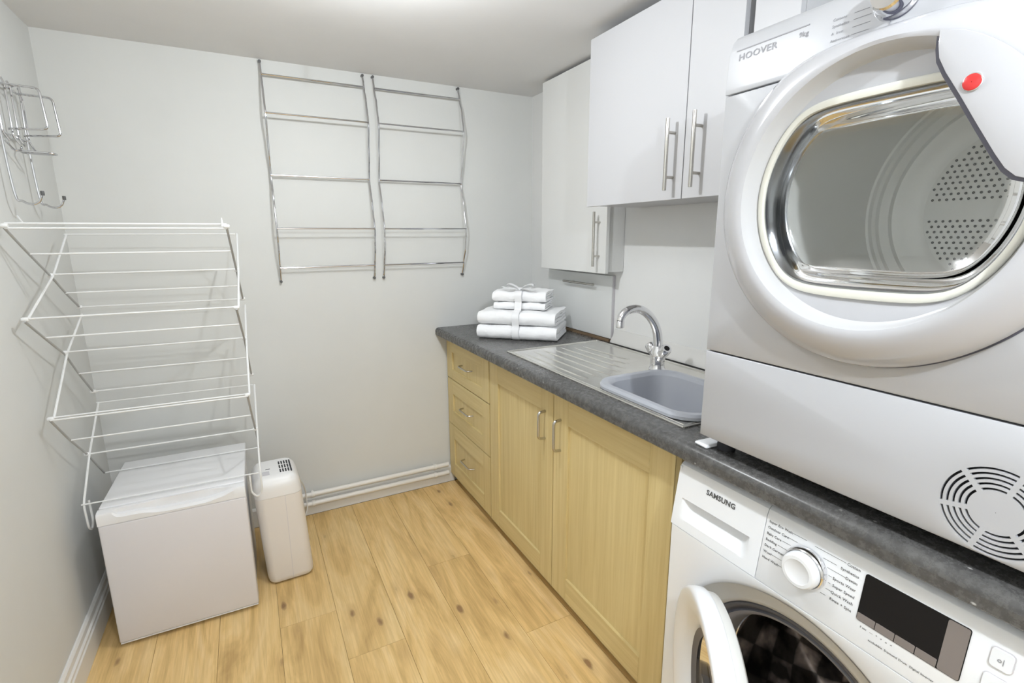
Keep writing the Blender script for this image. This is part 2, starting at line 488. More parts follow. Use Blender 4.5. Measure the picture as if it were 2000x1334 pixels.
# white coving strip sealing the worktop to the wall
cov = [(W, 0.913), (W - 0.030, 0.913), (W - 0.028, 0.922), (W - 0.016, 0.940), (W - 0.008, 0.962), (W - 0.006, 0.972), (W, 0.974)]
struct(MB().prism([(x, z) for x, z in cov], -2.42, -0.775, 'Y').build('trim_1', M['skirt'], bevel=0.0008))

# ------------------------------------------------------------------ ceiling lamp, and the fitting of the added rear fill lamp
for loc, r, lab in ((MAIN_LAMP, 0.03, 'small round ceiling lamp above the middle of the laundry room'), (REAR_FILL, 0.06, 'larger round ceiling lamp added out of view behind the camera as fill')):
    p = tag(empty('ceiling_lamp', (loc.x, loc.y, H)), lab, 'lamp')
    rb_ = max(r, 0.04)
    MB().lathe([(rb_ * 1.2, 0), (rb_ * 1.2, -0.012), (rb_ * 1.05, -0.018)], (0, 0, 0), 'Z', 32).build('lamp_base', M['pipe'], p)
    MB().lathe([(0.006, -0.017), (0.006, loc.z - H + r + 0.012)], (0, 0, 0), 'Z', 12).build('lamp_stem', M['pipe'], p)

# ------------------------------------------------------------------ worktop
wt = empty('worktop', (W - WD, 0, 0.87)); tag(wt, 'dark grey mottled laminate worktop with a rounded front edge', 'worktop')
HOLE = (1.592 - (W - WD), -1.682, 1.99 - (W - WD), -1.298)  # local x0,y0,x1,y1 of sink cut-out
def frame_plate(o, h, z0, z1):
    q = lambda r, z: [(r[0], r[1], z), (r[2], r[1], z), (r[2], r[3], z), (r[0], r[3], z)]
    return MB().rings([q(o, z0), q(o, z1), q(h, z1), q(h, z0), q(o, z0)])
prof = [(0.0, 0.004), (0.0, 0.022)]
for k in range(7):
    a = pi - k * (pi / 2) / 6; prof.append((0.018 + 0.018 * cos(a), 0.022 + 0.018 * sin(a)))
MB().prism(prof + [(0.0305, 0.04), (0.0305, 0.0), (0.004, 0.0)], -2.46, -0.003, 'Y').build('front_edge', M['worktop'], wt)
frame_plate((0.0305, -2.46, WD - 0.003, -0.003), HOLE, 0.0, 0.04).build('worktop_slab', M['worktop'], wt, smooth=0)
MB().box((WD - 0.022, -0.755, 0.0405), (WD - 0.003, -0.004, 0.052)).build('back_strip', M['chipcore'], wt)

# ------------------------------------------------------------------ base units (local frame: X right along the face, -Y towards the room, Z up)
FACE = -pi / 2
def bow_handle(parent, path, r, name='handle', mt='nickel'):
    MB().tube(fillet(path, 0.012, 6), r, 10).build(name, M[mt], parent)
def shaker(parent, name, x0, x1, z0, z1, rail, th=0.019, horizontal=False, railz=None):
    """framed front: two stiles and two rails around a recessed panel"""
    rz_ = railz or rail
    d = MB().box((x0 + rail - 0.004, -th + 0.009, z0 + rz_ - 0.004), (x1 - rail + 0.004, -0.001, z1 - rz_ + 0.004)).build(name, M['birch'], parent, smooth=0)
    for xa in (x0, x1 - rail):
        MB().box((xa, -th, z0), (xa + rail, 0, z1)).build('stile', M['birch'], d, bevel=0.0012, seg=1, smooth=0)
    for za in (z0, z1 - rz_):
        MB().box((x0 + rail + 0.0004, -th + 0.0003, za), (x1 - rail - 0.0004, 0, za + rz_)).build('rail', M['birch_h'], d, bevel=0.0012, seg=1, smooth=0)
    return d

du = tag(empty('drawer_unit', (XF + 0.019, -0.006, 0), FACE), 'pale wood base unit of three drawers against the back wall', 'cabinet')
MB().box((0, 0, 0.05), (0.548, 0.50, 0.868)).build('carcass', M['birch'], du, smooth=0)
for z0, z1 in ((0.632, 0.838), (0.368, 0.627), (0.055, 0.363)):
    flat = z0 > 0.6
    d = shaker(du, 'drawer', 0.003, 0.546, z0, z1, 0.075, railz=0.055 if flat else 0.080)
    zc = z0 + (z1 - z0) * 0.50
    zc = {0.632: 0.742, 0.368: 0.510, 0.055: 0.222}[z0]
    bow_handle(d, [(0.225, -0.019, zc), (0.232, -0.046, zc), (0.350, -0.046, zc), (0.357, -0.019, zc)], 0.0045)

sk = tag(empty('sink_unit', (XF + 0.019, -0.558, 0), FACE), 'pale wood base unit with two tall doors under the sink', 'cabinet')
cc = MB().box((0, 0, 0.05), (0.018, 0.50, 0.868)).box((1.117, 0, 0.05), (1.137, 0.50, 0.868)).box((0.018, 0, 0.05), (1.117, 0.50, 0.068)).box((0.018, 0.49, 0.068), (1.117, 0.50, 0.868))
cc.box((0.54, 0, 0.068), (0.56, 0.02, 0.86))
cc.build('carcass', M['birch'], sk, smooth=0)
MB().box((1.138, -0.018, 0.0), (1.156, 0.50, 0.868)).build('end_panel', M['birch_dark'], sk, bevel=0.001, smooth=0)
d1 = shaker(sk, 'door', 0.004, 0.5465, 0.052, 0.838, 0.085)
d2 = shaker(sk, 'door', 0.5515, 1.136, 0.052, 0.838, 0.092)
bow_handle(d1, [(0.492, -0.019, 0.755), (0.492, -0.048, 0.752), (0.492, -0.048, 0.650), (0.492, -0.019, 0.647)], 0.0055)
bow_handle(d2, [(0.598, -0.019, 0.755), (0.598, -0.048, 0.752), (0.598, -0.048, 0.642), (0.598, -0.019, 0.639)], 0.0055)

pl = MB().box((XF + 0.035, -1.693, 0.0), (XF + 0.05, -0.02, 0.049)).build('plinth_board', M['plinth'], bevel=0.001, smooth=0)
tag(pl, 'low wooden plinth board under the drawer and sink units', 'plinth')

# ------------------------------------------------------------------ sink top, bowl, tap
sx0, sx1, sy0, sy1 = 1.558, 2.028, -1.698, -0.712
sink = tag(empty('inset_sink', (0, 0, 0)), 'stained stainless steel inset sink with a grooved drainer', 'sink')
zt = 0.9105
hx0, hx1, hy0, hy1 = 1.602, 1.868, -1.672, -1.308
b = frame_plate((sx0, sy0, sx1, sy1), (hx0, hy0, hx1, hy1), zt, zt + 0.0022)
b.build('sink_top', M['sheet'], sink, smooth=0)
b = MB()
for a, c in (((sx0, sy0), (sx1, sy0)), ((sx1, sy0), (sx1, sy1)), ((sx1, sy1), (sx0, sy1)), ((sx0, sy1), (sx0, sy0))):
    b.tube([(a[0], a[1], zt + 0.002), (c[0], c[1], zt + 0.002)], 0.0032, 8)
for a, c in (((sx0, sy0), (sx1, sy0)), ((sx1, sy0), (sx1, sy1)), ((sx1, sy1), (sx0, sy1)), ((sx0, sy1), (sx0, sy0))):
    e = 0.014
    f = lambda p: (p[0] + (e if p[0] == sx0 else -e), p[1] + (e if p[1] == sy0 else -e), zt + 0.0018)
    b.tube([f(a), f(c)], 0.0018, 6)
b.build('sink_rim', M['sheet'], sink)
b = MB()
bz = 0.74
prb = [(0.0, zt), (0.001, zt - 0.02), (0.004, bz + 0.02), (0.015, bz)]
rr = []
for ins, z in prb:
    rr.append([(hx0 + ins, hy0 + ins, z), (hx1 - ins, hy0 + ins, z), (hx1 - ins, hy1 - ins, z), (hx0 + ins, hy1 - ins, z)])
b.rings(rr, True, False, True); b.build('basin', M['sheet'], sink)
for xa, xb, ya, yb in [(1.612, 1.610, -0.775, -1.215), (1.660, 1.660, -0.755, -1.225), (1.708, 1.710, -0.750, -1.225), (1.756, 1.762, -0.750, -1.200), (1.804, 1.814, -0.752, -1.170), (1.852, 1.866, -0.760, -1.125), (1.900, 1.918, -0.775, -1.07)]:
    ring = []
    for t in range(13):
        f = t / 12; x = xa + (xb - xa) * f; y = ya + (yb - ya) * f
        e = max(0.05, min(1, 9 * f, 9 * (1 - f))); hgt = 0.0032 * e; w0 = 0.013 * (0.45 + 0.55 * e)
        ring.append([(x - w0, y, zt + 0.0021), (x - w0 + 0.003, y, zt + 0.0022 + hgt), (x + w0 - 0.003, y, zt + 0.0022 + hgt), (x + w0, y, zt + 0.0021)])
    MB().rings(ring, False).build('drainer_rib', M['sheet'], sink, smooth=20)

def rrect(x0, y0, x1, y1, r, z, n=8):
    out = []
    for cx, cy, a0 in ((x1 - r, y1 - r, 0), (x0 + r, y1 - r, pi / 2), (x0 + r, y0 + r, pi), (x1 - r, y0 + r, 3 * pi / 2)):
        for k in range(n + 1):
            a = a0 + k * pi / 2 / n; out.append((cx + r * cos(a), cy + r * sin(a), z))
    return out
bx0, bx1, by0, by1 = 1.574, 1.897, -1.700, -1.281
bowl = tag(empty('washing_up_bowl', (0, 0, 0)), 'grey plastic washing-up bowl sitting in the steel sink', 'bowl')
b = MB()
O = lambda e, z, r: rrect(bx0 + e, by0 + e, bx1 - e, by1 - e, r, z)
b.rings([O(0.0, 0.914, 0.085), O(-0.004, 0.917, 0.088), O(-0.005, 0.925, 0.090), O(0.000, 0.932, 0.085), O(0.010, 0.934, 0.080), O(0.020, 0.931, 0.072), O(0.028, 0.920, 0.070)])
b.build('rolled_rim', M['bowl'], bowl)
b = MB(); b.rings([O(0.028, 0.920, 0.070), O(0.044, 0.86, 0.064), O(0.060, 0.80, 0.058), O(0.074, 0.775, 0.05), O(0.10, 0.765, 0.04)], True, False, True)
b.build('bowl_body', M['bowl'], bowl)

tap = tag(empty('mixer_tap', (1.903, -1.238, 0.9125)), 'chrome swan-neck mixer tap behind the grey bowl', 'tap')
MB().lathe([(0.029, 0), (0.030, 0.004), (0.026, 0.012), (0.025, 0.03), (0.027, 0.050), (0.025, 0.066), (0.020, 0.080), (0.0168, 0.090)], (0, 0, 0), 'Z', 28).build('tap_body', M['chrome_tap'], tap)
pth = [(0, 0, 0.07)]
sp = [(0, 0, 0.085), (-0.003, 0, 0.115), (-0.012, 0, 0.150), (-0.032, 0, 0.184), (-0.062, 0, 0.213), (-0.098, 0, 0.230), (-0.132, 0, 0.232), (-0.160, 0, 0.224), (-0.176, 0, 0.208), (-0.180, 0, 0.196)]
def catmull(P, n=4):
    P = [Vector(p) for p in P]; out = []
    for i in range(len(P) - 1):
        p0, p1, p2, p3 = P[max(i - 1, 0)], P[i], P[i + 1], P[min(i + 2, len(P) - 1)]
        for k in range(n):
            t = k / n
            out.append(0.5 * ((2 * p1) + (p2 - p0) * t + (2 * p0 - 5 * p1 + 4 * p2 - p3) * t * t + (3 * p1 - p0 - 3 * p2 + p3) * t ** 3))
    out.append(P[-1]); return out
cp = catmull(sp)
MB().tube(cp, [0.0168 - 0.0034 * i / (len(cp) - 1) for i in range(len(cp))], 20).build('spout', M['chrome_tap'], tap)
MB().lathe([(0.0135, 0.010), (0.0148, 0.008), (0.0148, -0.012), (0.0125, -0.014)], (-0.181, 0, 0.186), 'Z', 20).build('aerator', M['chrome_tap'], tap)
for sgn, L in ((1, 0.070), (-1, 0.078)):
    d = Vector((-0.12 if sgn < 0 else 0.05, sgn * 0.66, 0.70)).normalized()
    rot = d.to_track_quat('Z', 'Y').to_matrix().to_4x4()
    k = MB().lathe([(0.021, 0.0), (0.0175, 0.030), (0.0135, 0.034), (0.0135, 0.037), (0.0185, 0.040), (0.0195, 0.055), (0.0195, L - 0.004), (0.017, L)], (0, 0, 0), 'Z', 20)
    k.xf(Matrix.Translation((0, 0, 0.035)) @ rot); kk = k.build('tap_handle', M['chrome_tap'], tap)
    k = MB().lathe([(0.010, L), (0.010, L + 0.0012)], (0, 0, 0), 'Z', 16); k.xf(Matrix.Translation((0, 0, 0.035)) @ rot); k.build('handle_cap', M['black'] if sgn < 0 else M['chrome_tap'], kk)

# black plug end lying behind the tap
plug = MB().lathe([(0.008, 0), (0.0085, 0.004), (0.006, 0.012), (0.002, 0.014)], (0, 0, 0), 'Z', 14).build('sink_plug', M['darkgap'], loc=(2.045, -1.372, 0.9105))
tag(plug, 'small black rubber plug behind the tap by the white sealing strip', 'plug')

# ------------------------------------------------------------------ towels
def folded_towel(name, L, D, Th, label, layers=2, seed=0, sag=0.0):
    """U-folded towel: fold at the front (-Y), length along X"""
    rnd = random.Random(seed)
    t = Th / (layers * 2 + 0.1)
    root = tag(empty(name, (0, 0, 0)), label, 'towel')
    NX = 36
    for k in range(layers):
        # nested U strips
        z0 = t * 0.5 + k * t; z1 = Th - t * 0.5 - k * t
        zc = (z0 + z1) / 2; rad = (z1 - z0) / 2
        yb = D / 2; yf = -D / 2 + Th / 2
        mid = []
        for i in range(9): mid.append((yb + (yf - yb) * i / 8 - (0.004 * k if i == 0 else 0), z0))
        for i in range(1, 12):
            a = -pi / 2 - pi * i / 12; mid.append((yf + rad * cos(a) * 1.0, zc + rad * sin(a)))
        for i in range(9): mid.append((yf + (yb - yf) * i / 8, z1))
        n = len(mid); nrm = []
        for i in range(n):
            a = mid[max(i - 1, 0)]; c = mid[min(i + 1, n - 1)]; dx, dz = c[0] - a[0], c[1] - a[1]; l = math.hypot(dx, dz) or 1
            nrm.append((-dz / l, dx / l))
        hw = t * 0.44
        prof = [(m_[0] + q[0] * hw, m_[1] + q[1] * hw) for m_, q in zip(mid, nrm)] + [(m_[0] - q[0] * hw, m_[1] - q[1] * hw) for m_, q in reversed(list(zip(mid, nrm)))]
        ph = rnd.uniform(0, 6)
        rings = []
        for i in range(NX + 1):
            f = i / NX; x = -L / 2 + L * f + (0.003 * k if i == 0 else -0.003 * k if i == NX else 0)
            endk = min(f, 1 - f) * NX
            shr = 1 - 0.12 * max(0, 1 - endk / 1.6) ** 2
            ring = []
            for j, (y, z) in enumerate(prof):
                wob = 0.0022 * sin(f * 14 + ph + y * 30) + 0.0012 * sin(f * 37 + y * 55 + ph * 2) + rnd.uniform(-.0009, .0009)
                zz = zc + (z - zc) * (shr if abs(z - zc) > rad * 0.5 else 1) + wob * (0.2 if z < t else 1)
                ring.append((x, y + wob * 0.9, max(zz, 0.0005)))
            rings.append(ring)
        MB().rings(rings, True, True, True).build('folded_layer', M['towel'], root, smooth=60)
    return root
tc = Vector((1.7895, -0.425, 0.9105)); tang = R_(-44.0)
ts = []
specs = [('bath_towel', 0.390, 0.268, 0.067, 'large folded white towel at the bottom of the ribboned stack', 0.0, 0, 0),
         ('bath_towel', 0.380, 0.264, 0.066, 'large folded white towel, second from the bottom of the ribboned stack', 0.0, 0.002, -1),
         ('hand_towel', 0.255, 0.174, 0.036, 'small thin folded white towel lying on the two large towels', 0.0, 0.004, 0.5),
         ('hand_towel', 0.264, 0.180, 0.052, 'small thick folded white towel on top of the ribboned stack', 0.0, 0.004, -0.5)]
z = 0.0
for i, (n, L, D, Th, lab, ox, oy, da) in enumerate(specs):
    t = folded_towel(n, L, D, Th, lab, seed=i, layers=2)
    off = Matrix.Rotation(tang, 3, 'Z') @ Vector((ox, oy + (0.012 if i >= 2 else 0), 0))
    t.location = tc + off + Vector((0, 0, z)); t.rotation_euler = (0, 0, tang + R_(da)); t['group'] = 'ribboned towel stack'
    z += Th + 0.0016
rib = empty('ribbon', tc, tang); tag(rib, 'white satin ribbon tied in a bow around the towel stack', 'ribbon')
# band path in local (y,z): down the front of the stack
e = 0.0038
Y1 = -0.265 / 2 - e; Y2 = -0.178 / 2 + 0.016 - e
zz4, zz3, zz2, zz1 = 0.2258 + e, 0.1752, 0.1378, 0.0690
Y2 = -0.180 / 2 + 0.008 - e
band = [(0.03, zz4), (-0.03, zz4), (Y2 + 0.016, zz4 - 0.002), (Y2 + 0.003, zz4 - 0.012), (Y2 - 0.001, zz4 - 0.026), (Y2 + 0.004, zz3 + 0.006), (Y2 + 0.006, zz3), (Y2 + 0.002, zz3 - 0.018), (Y2 - 0.002, zz2 + 0.004), (-0.098, zz2 - 0.0005), (Y1 + 0.018, zz2 - 0.004), (Y1 + 0.003, zz2 - 0.016), (Y1 - 0.002, zz2 - 0.034), (Y1 + 0.005, zz1 + 0.008), (Y1 + 0.005, zz1 - 0.006), (Y1 - 0.002, zz1 - 0.022), (Y1 - 0.002, zz1 - 0.044), (Y1 + 0.006, 0.010), (Y1 + 0.02, 0.0015)]
bp_ = [(p.x, p.y, p.z) for p in catmull([(0, y, z) for y, z in band], 3)]
def strip(path, wdir, w, name, parent):
    th = 0.0006; rings = []
    for i, p in enumerate(path):
        p = Vector(p); a = Vector(path[max(i - 1, 0)]); c = Vector(path[min(i + 1, len(path) - 1)])
        t_ = (c - a).normalized(); wd = (wdir - t_ * wdir.dot(t_)).normalized(); nn = t_.cross(wd)
        ww = w[i] if isinstance(w, list) else w
        rings.append([p + wd * ww / 2 + nn * th, p - wd * ww / 2 + nn * th, p - wd * ww / 2 - nn * th, p + wd * ww / 2 - nn * th])
    return MB().rings(rings, True, True, True).build(name, M['ribbon'], parent, smooth=50)
strip(bp_, Vector((1, 0, 0)), 0.034, 'band', rib)
kx, ky, kz = 0.0, -0.045, 0.233
for s, sp_ in ((-1, 0.8), (1, 1.0)):
    loop = [(kx, ky, kz), (kx + s * 0.022, ky - 0.006, kz + 0.017), (kx + s * 0.050, ky - 0.004, kz + 0.027), (kx + s * 0.066, ky, kz + 0.021), (kx + s * 0.056, ky + 0.006, kz + 0.011), (kx + s * 0.026, ky + 0.004, kz + 0.006), (kx, ky, kz)]
    strip([(p.x, p.y, p.z) for p in catmull(loop, 4)], Vector((0, 1, 0.15)), 0.020, 'bow_loop', rib)
    tail = [(kx, ky, kz), (kx + s * 0.025, ky - 0.018, kz + 0.007), (kx + s * 0.060, ky - 0.028, kz + 0.003 + 0.006 * (s < 0)), (kx + s * 0.082, ky - 0.022, kz + 0.004 + 0.01 * (s < 0))]
    strip([(p.x, p.y, p.z) for p in catmull(tail, 4)], Vector((0, 1, 0.1)), 0.018, 'bow_tail', rib)
MB().lathe([(0.002, -0.010), (0.0065, -0.006), (0.0065, 0.006), (0.002, 0.010)], (kx, ky, kz - 0.0005), 'X', 12).build('knot', M['ribbon'], rib)

# ------------------------------------------------------------------ wall cabinets
def bar_handle(parent, x, z0, z1, y0, off=0.033, horizontal=False, r=0.006):
    h = MB().tube([(x, y0 - off, z0), (x, y0 - off, z1)], r, 14)
    L = z1 - z0
    h.tube([(x, y0, z0 + L * 0.19), (x, y0 - off, z0 + L * 0.19)], 0.0045, 10)
    h.tube([(x, y0, z1 - L * 0.19), (x, y0 - off, z1 - L * 0.19)], 0.0045, 10)
    h.build('handle', M['nickel'], parent)
wc = tag(empty('wall_cabinet', (1.812, -0.905, 1.504), FACE), 'large white wall cabinet with two doors and long bar handles', 'cabinet')
MB().box((0.0, 0.019, 0.003), (0.67, 0.27, 0.60)).build('carcass', M['cab'], wc, smooth=0)
d = MB().box((0.0, 0, 0), (0.486, 0.018, 0.594)).build('door', M['cab'], wc, bevel=0.0012, smooth=0)
bar_handle(d, 0.448, 0.026, 0.236, 0)
d = MB().box((0.4895, 0, 0), (0.670, 0.018, 0.594)).build('door', M['cab'], wc, bevel=0.0012, smooth=0)
bar_handle(d, 0.552, 0.028, 0.238, 0)
wc2 = tag(empty('wall_cabinet', (1.812, -1.603, 1.504), FACE), 'narrow white wall cabinet mostly hidden above the tumble dryer', 'cabinet')
MB().box((0.0, 0.019, 0.003), (0.125, 0.27, 0.60)).build('carcass', M['cab'], wc2, smooth=0)
MB().box((0.0, 0, 0), (0.125, 0.018, 0.594)).build('door', M['cab'], wc2, bevel=0.0012, smooth=0)
fc = tag(empty('wall_cabinet', (W - 0.109, -0.290, 1.232), FACE), 'slim white wall cabinet near the back corner with a single door', 'cabinet')
MB().box((0.0, 0.019, 0.006), (0.524, 0.107, 0.892)).build('carcass', M['cab_far'], fc, smooth=0)
d = MB().box((0.0, 0, 0), (0.534, 0.017, 0.890)).build('door', M['cab_far'], fc, bevel=0.0012, smooth=0)
bar_handle(d, 0.488, 0.030, 0.262, 0)
# lower splash panel with a level handle
sp_ = tag(empty('wall_panel', (W - 0.016, -0.215, 0.925), FACE), 'flat white wall panel with a level bar handle behind the towels', 'panel')
MB().box((0, 0, 0), (0.545, 0.0155, 0.290)).build('board', M['panelw'], sp_, bevel=0.001, smooth=0)
MB().box((0.5455, 0.002, 0.0), (0.5485, 0.0155, 0.290)).build('edge_strip', M['label'], sp_, smooth=0)
h = MB().tube([(0.185, -0.026, 0.243), (0.440, -0.026, 0.243)], 0.0055, 12)
for xx in (0.245, 0.405): h.tube([(xx, 0, 0.243), (xx, -0.026, 0.243)], 0.0045, 10)
h.build('handle', M['nickel'], sp_)

# ------------------------------------------------------------------ chrome ladder racks on the back wall
def bulge(z):
    pts = [(1.190, 0.012), (1.257, 0.036), (1.34, 0.066), (1.432, 0.080), (1.54, 0.058), (1.662, 0.026), (1.78, 0.052), (1.905, 0.078), (2.0, 0.058), (2.070, 0.030), (2.127, 0.012)]
    for (a, va), (b, vb) in zip(pts[:-1], pts[1:]):
        if a <= z <= b + 1e-6:
            f = (z - a) / (b - a); f = f * f * (3 - 2 * f); return va + (vb - va) * f
    return 0.014
def ladder(x0, x1, label):
    p = tag(empty('wall_towel_rack', (x0, 0, 0)), label, 'rack', 'chrome ladder racks on the back wall')
    zs = [1.19 + i * (2.127 - 1.19) / 60 for i in range(61)]
    for x in (0, x1 - x0):
        s_ = MB().tube([(x, -bulge(z), z) for z in zs], 0.0043, 10).build('stile', M['chrome'], p)
        for z in (1.193, 2.124):
            MB().tube([(x, -0.0005, z), (x, -0.019, z)], 0.0062, 12).build('end_cap', M['capdark'], s_)
    for z in (1.257, 1.432, 1.662, 1.908, 2.070):
        MB().tube([(0, -bulge(z) - 0.004, z), (x1 - x0, -bulge(z) - 0.004, z)], 0.0040, 10).build('rung', M['chrome'], p)
ladder(0.743, 1.170, 'chrome wavy ladder rack on the back wall, nearer the clothes airer')
ladder(1.217, 1.643, 'chrome wavy ladder rack on the back wall, nearer the white cabinets')

# ------------------------------------------------------------------ chrome iron holder on the left wall
ih = tag(empty('iron_holder', (0, 0, 0)), 'chrome wire iron and ironing board holder on the left wall', 'holder')
r = 0.0033
for y in (-0.53, -0.32):
    J = [(0.006, y, 1.862), (0.024, y, 1.868), (0.026, y, 1.852), (0.022, y, 1.70), (0.026, y, 1.524), (0.040, y, 1.503), (0.060, y, 1.494), (0.078, y, 1.502), (0.088, y, 1.524)]
    o = MB().tube([(p.x, p.y, p.z) for p in catmull(J, 5)], r, 10).build('hook', M['chrome'], ih)
    MB().lathe([(0.0048, -0.006), (0.0052, 0.0), (0.0048, 0.007)], (0.0885, y, 1.526), 'Z', 10).build('hook_tip', M['capdark'], o)
for y in (-0.45, -0.325):
    pth = fillet([(0.018, y, 1.842), (0.105, y, 1.838), (0.111, y, 1.722), (0.018, y, 1.716)], 0.014, 5)
    MB().tube(pth, r, 10).build('basket_arm', M['chrome'], ih)
for y in (-0.50, -0.42, -0.375, -0.285):
    MB().tube(fillet([(0.014, y, 1.866), (0.020, y, 1.85), (0.018, y, 1.70), (0.030, y, 1.675)], 0.008, 4), 0.003, 8).build('upright_wire', M['chrome'], ih)
for z in (1.845, 1.700):
    MB().tube([(0.0155, -0.53, z), (0.0155, -0.285, z)], 0.003, 8).build('cross_wire', M['chrome'], ih)
MB().tube(fillet([(0.020, -0.50, 1.675), (0.022, -0.45, 1.655), (0.112, -0.45, 1.652), (0.118, -0.425, 1.650), (0.022, -0.40, 1.655), (0.020, -0.375, 1.675)], 0.012, 5), 0.003, 8).build('rest_wire', M['chrome'], ih)

# ------------------------------------------------------------------ concertina clothes airer
S = 0.815; TH = -0.035
def node(d, z, right=False, dx=0.0):
    P = Vector((-0.085 - sin(TH) * d, cos(TH) * d, z))
    if right: P = P + Vector((cos(TH), sin(TH), 0)) * 0.65
    Q = CAM + (P - CAM) * S
    Q.z = max(Q.z, 0.5185); return Q + Vector((dx, 0, 0))
air = tag(empty('clothes_airer', (0.3, -0.45, 0.0)), 'white wire three-tier folding clothes airer above the small fridge', 'airer')
AO = Vector((0.3, -0.45, 0.0))
def at_(mb): return mb.xf(Matrix.Translation(-AO))
F = [[(-.262, 1.428), (-.109, 1.338), (.053, 1.248), (.176, 1.170), (.316, 1.091)],
     [(.29, 1.41), (.053, 1.248), (-.247, 1.119)],
     [(-.258, 1.112), (-.115, 1.025), (.042, .932), (.152, .825), (.289, .703)],
     [(.30, 1.06), (.042, .932), (-.201, .739)],
     [(-.215, .733), (-.072, .601), (.077, .48), (.241, .31)],
     [(.305, .643), (.077, .48), (-.09, .325)]]
for i, fr in enumerate(F):
    gm = M['airer_g'] if i % 2 == 0 else M['airer']
    for rt in (False, True):
        dx = (0.006 if i % 2 else 0.0) * (1 if rt else 1)
        pts = [node(d, z, rt, dx) for d, z in fr]
        if i == 5:   # the last frame ends in hanging foot loops
            q0 = pts[-1]
            if not rt: pts = pts[:-1] + [q0, q0 + Vector((0.003, -0.004, -0.085)), q0 + Vector((0.004, 0.022, -0.106)), q0 + Vector((0.004, 0.048, -0.085)), q0 + Vector((0.002, 0.050, -0.01))]
            else: pts = pts[:-1] + [q0, q0 + Vector((0.0, 0, -0.075)), q0 + Vector((-0.017, 0.0, -0.098)), q0 + Vector((-0.036, 0.0, -0.075)), q0 + Vector((-0.036, 0.0, -0.004))]
        at_(MB().tube(fillet(pts, 0.02, 4) if i == 5 else pts, 0.0036, 8)).build('side_bar', gm, air)
rails = [(-.256, 1.444, .010), (-.262, 1.428, 0), (-.109, 1.338, 0), (.053, 1.254, 0), (.176, 1.168, 0), (.316, 1.091, 0), (-.247, 1.119, 0), (.29, 1.41, 0),
         (-.115, 1.028, 0), (.042, .940, 0), (.152, .822, 0), (.289, .703, 0), (.305, .643, 0), (-.201, .739, 0), (-.215, .733, 0), (-.072, .601, 0), (.077, .48, 0), (.241, .31, 0), (-.09, .325, 0)]
for d, z, e in rails:
    at_(MB().tube([node(d, z), node(d, z, True)], 0.0027 if e == 0 else 0.003, 8)).build('rail', M['airer'], air)
for d, z in ((-.262, 1.436), (.053, 1.251), (-.25, 1.117), (.042, .938), (-.208, .737), (.077, .48), (.316, 1.091), (.289, .703)):
    for rt in (False, True):
        q = node(d, z, rt)
        at_(MB().lathe([(0.0055, -0.008), (0.0068, -0.005), (0.0068, 0.005), (0.0055, 0.008)], q, 'X', 10)).build('hinge', M['airer'], air)
q = node(-.262, 1.436, True)
at_(MB().tube([q + Vector((-0.012, 0.0, 0)), q + Vector((-0.012, 0.0, 0.026))], [0.004, 0.0018], 8)).build('peg', M['airer'], air)
q = node(-.256, 1.444)
at_(MB().tube([q + Vector((0.030, 0.03, 0.002)), q + Vector((0.012, 0.06, 0.022))], 0.0022, 6)).build('catch', M['airer'], air)

# ------------------------------------------------------------------ mini fridge
fr = tag(empty('mini_fridge', (0.090, -0.623, 0), R_(-0.7)), 'white mini fridge on the floor in the left corner', 'fridge')
w, h_, d_ = 0.432, 0.513, 0.435
MB().box((0.006, 0.052, 0.018), (w - 0.006, d_, h_ - 0.022)).build('body', M['fridge'], fr, bevel=0.006, seg=3)
MB().box((0.0, 0.0405, h_ - 0.021), (w, d_ + 0.002, h_)).build('top_panel', M['fridge'], fr, bevel=0.004, seg=3)
# door with a scooped grip along its top edge
door = MB()
door.box((0.0, 0.0, 0.020), (w, 0.039, h_ - 0.046))
dd = door.build('door', M['fridge_door'], fr, bevel=0.006, seg=3)
tp = MB()
NX = 40; rings = []
for i in range(NX + 1):
    f = i / NX; x = w * f
    g = 0.0
    if 0.10 < f < 0.92:
        g = min(1, (f - 0.10) / 0.03, (0.92 - f) / 0.08)
        wav = 0.5 + 0.5 * math.tanh((f - 0.34) * 18) * math.tanh((0.78 - f) * 18)
        g = g * (0.014 + 0.012 * wav)
    z0, z1 = h_ - 0.0455, h_ - 0.004
    rings.append([(x, 0.0, z0), (x, 0.039, z0), (x, 0.039, z1), (x, 0.030, z1 + 0.003), (x, 0.012 + g * 0.7, z1 + 0.001), (x, 0.010 + g * 0.7, z1 - g), (x, 0.004 + g * 0.2, z1 - g - 0.001), (x, 0.0, z1 - 0.008 - g)])
tp.rings(rings, True, True, True)
tpo = tp.build('door_grip', M['fridge'], dd, smooth=32)
lt = MB(); put_text(lt, 'haier', 0.009, 0.185, 0.001, h_ - 0.0305, align='L')
MB().box((0.0, 0.0395, 0.022), (w, 0.0515, h_ - 0.03)).build('door_seal', M['label'], fr, smooth=0)
MB().box((0.002, 0.002, 0.014), (w - 0.002, 0.038, 0.0195)).build('kick_strip', M['fridge'], dd, bevel=0.002)
for x in (0.03, w - 0.03):
    for y in (0.07, d_ - 0.04):
        MB().lathe([(0.016, 0.0), (0.016, 0.010), (0.011, 0.0185)], (x, y, 0), 'Z', 16).build('foot', M['darkgap'], fr)

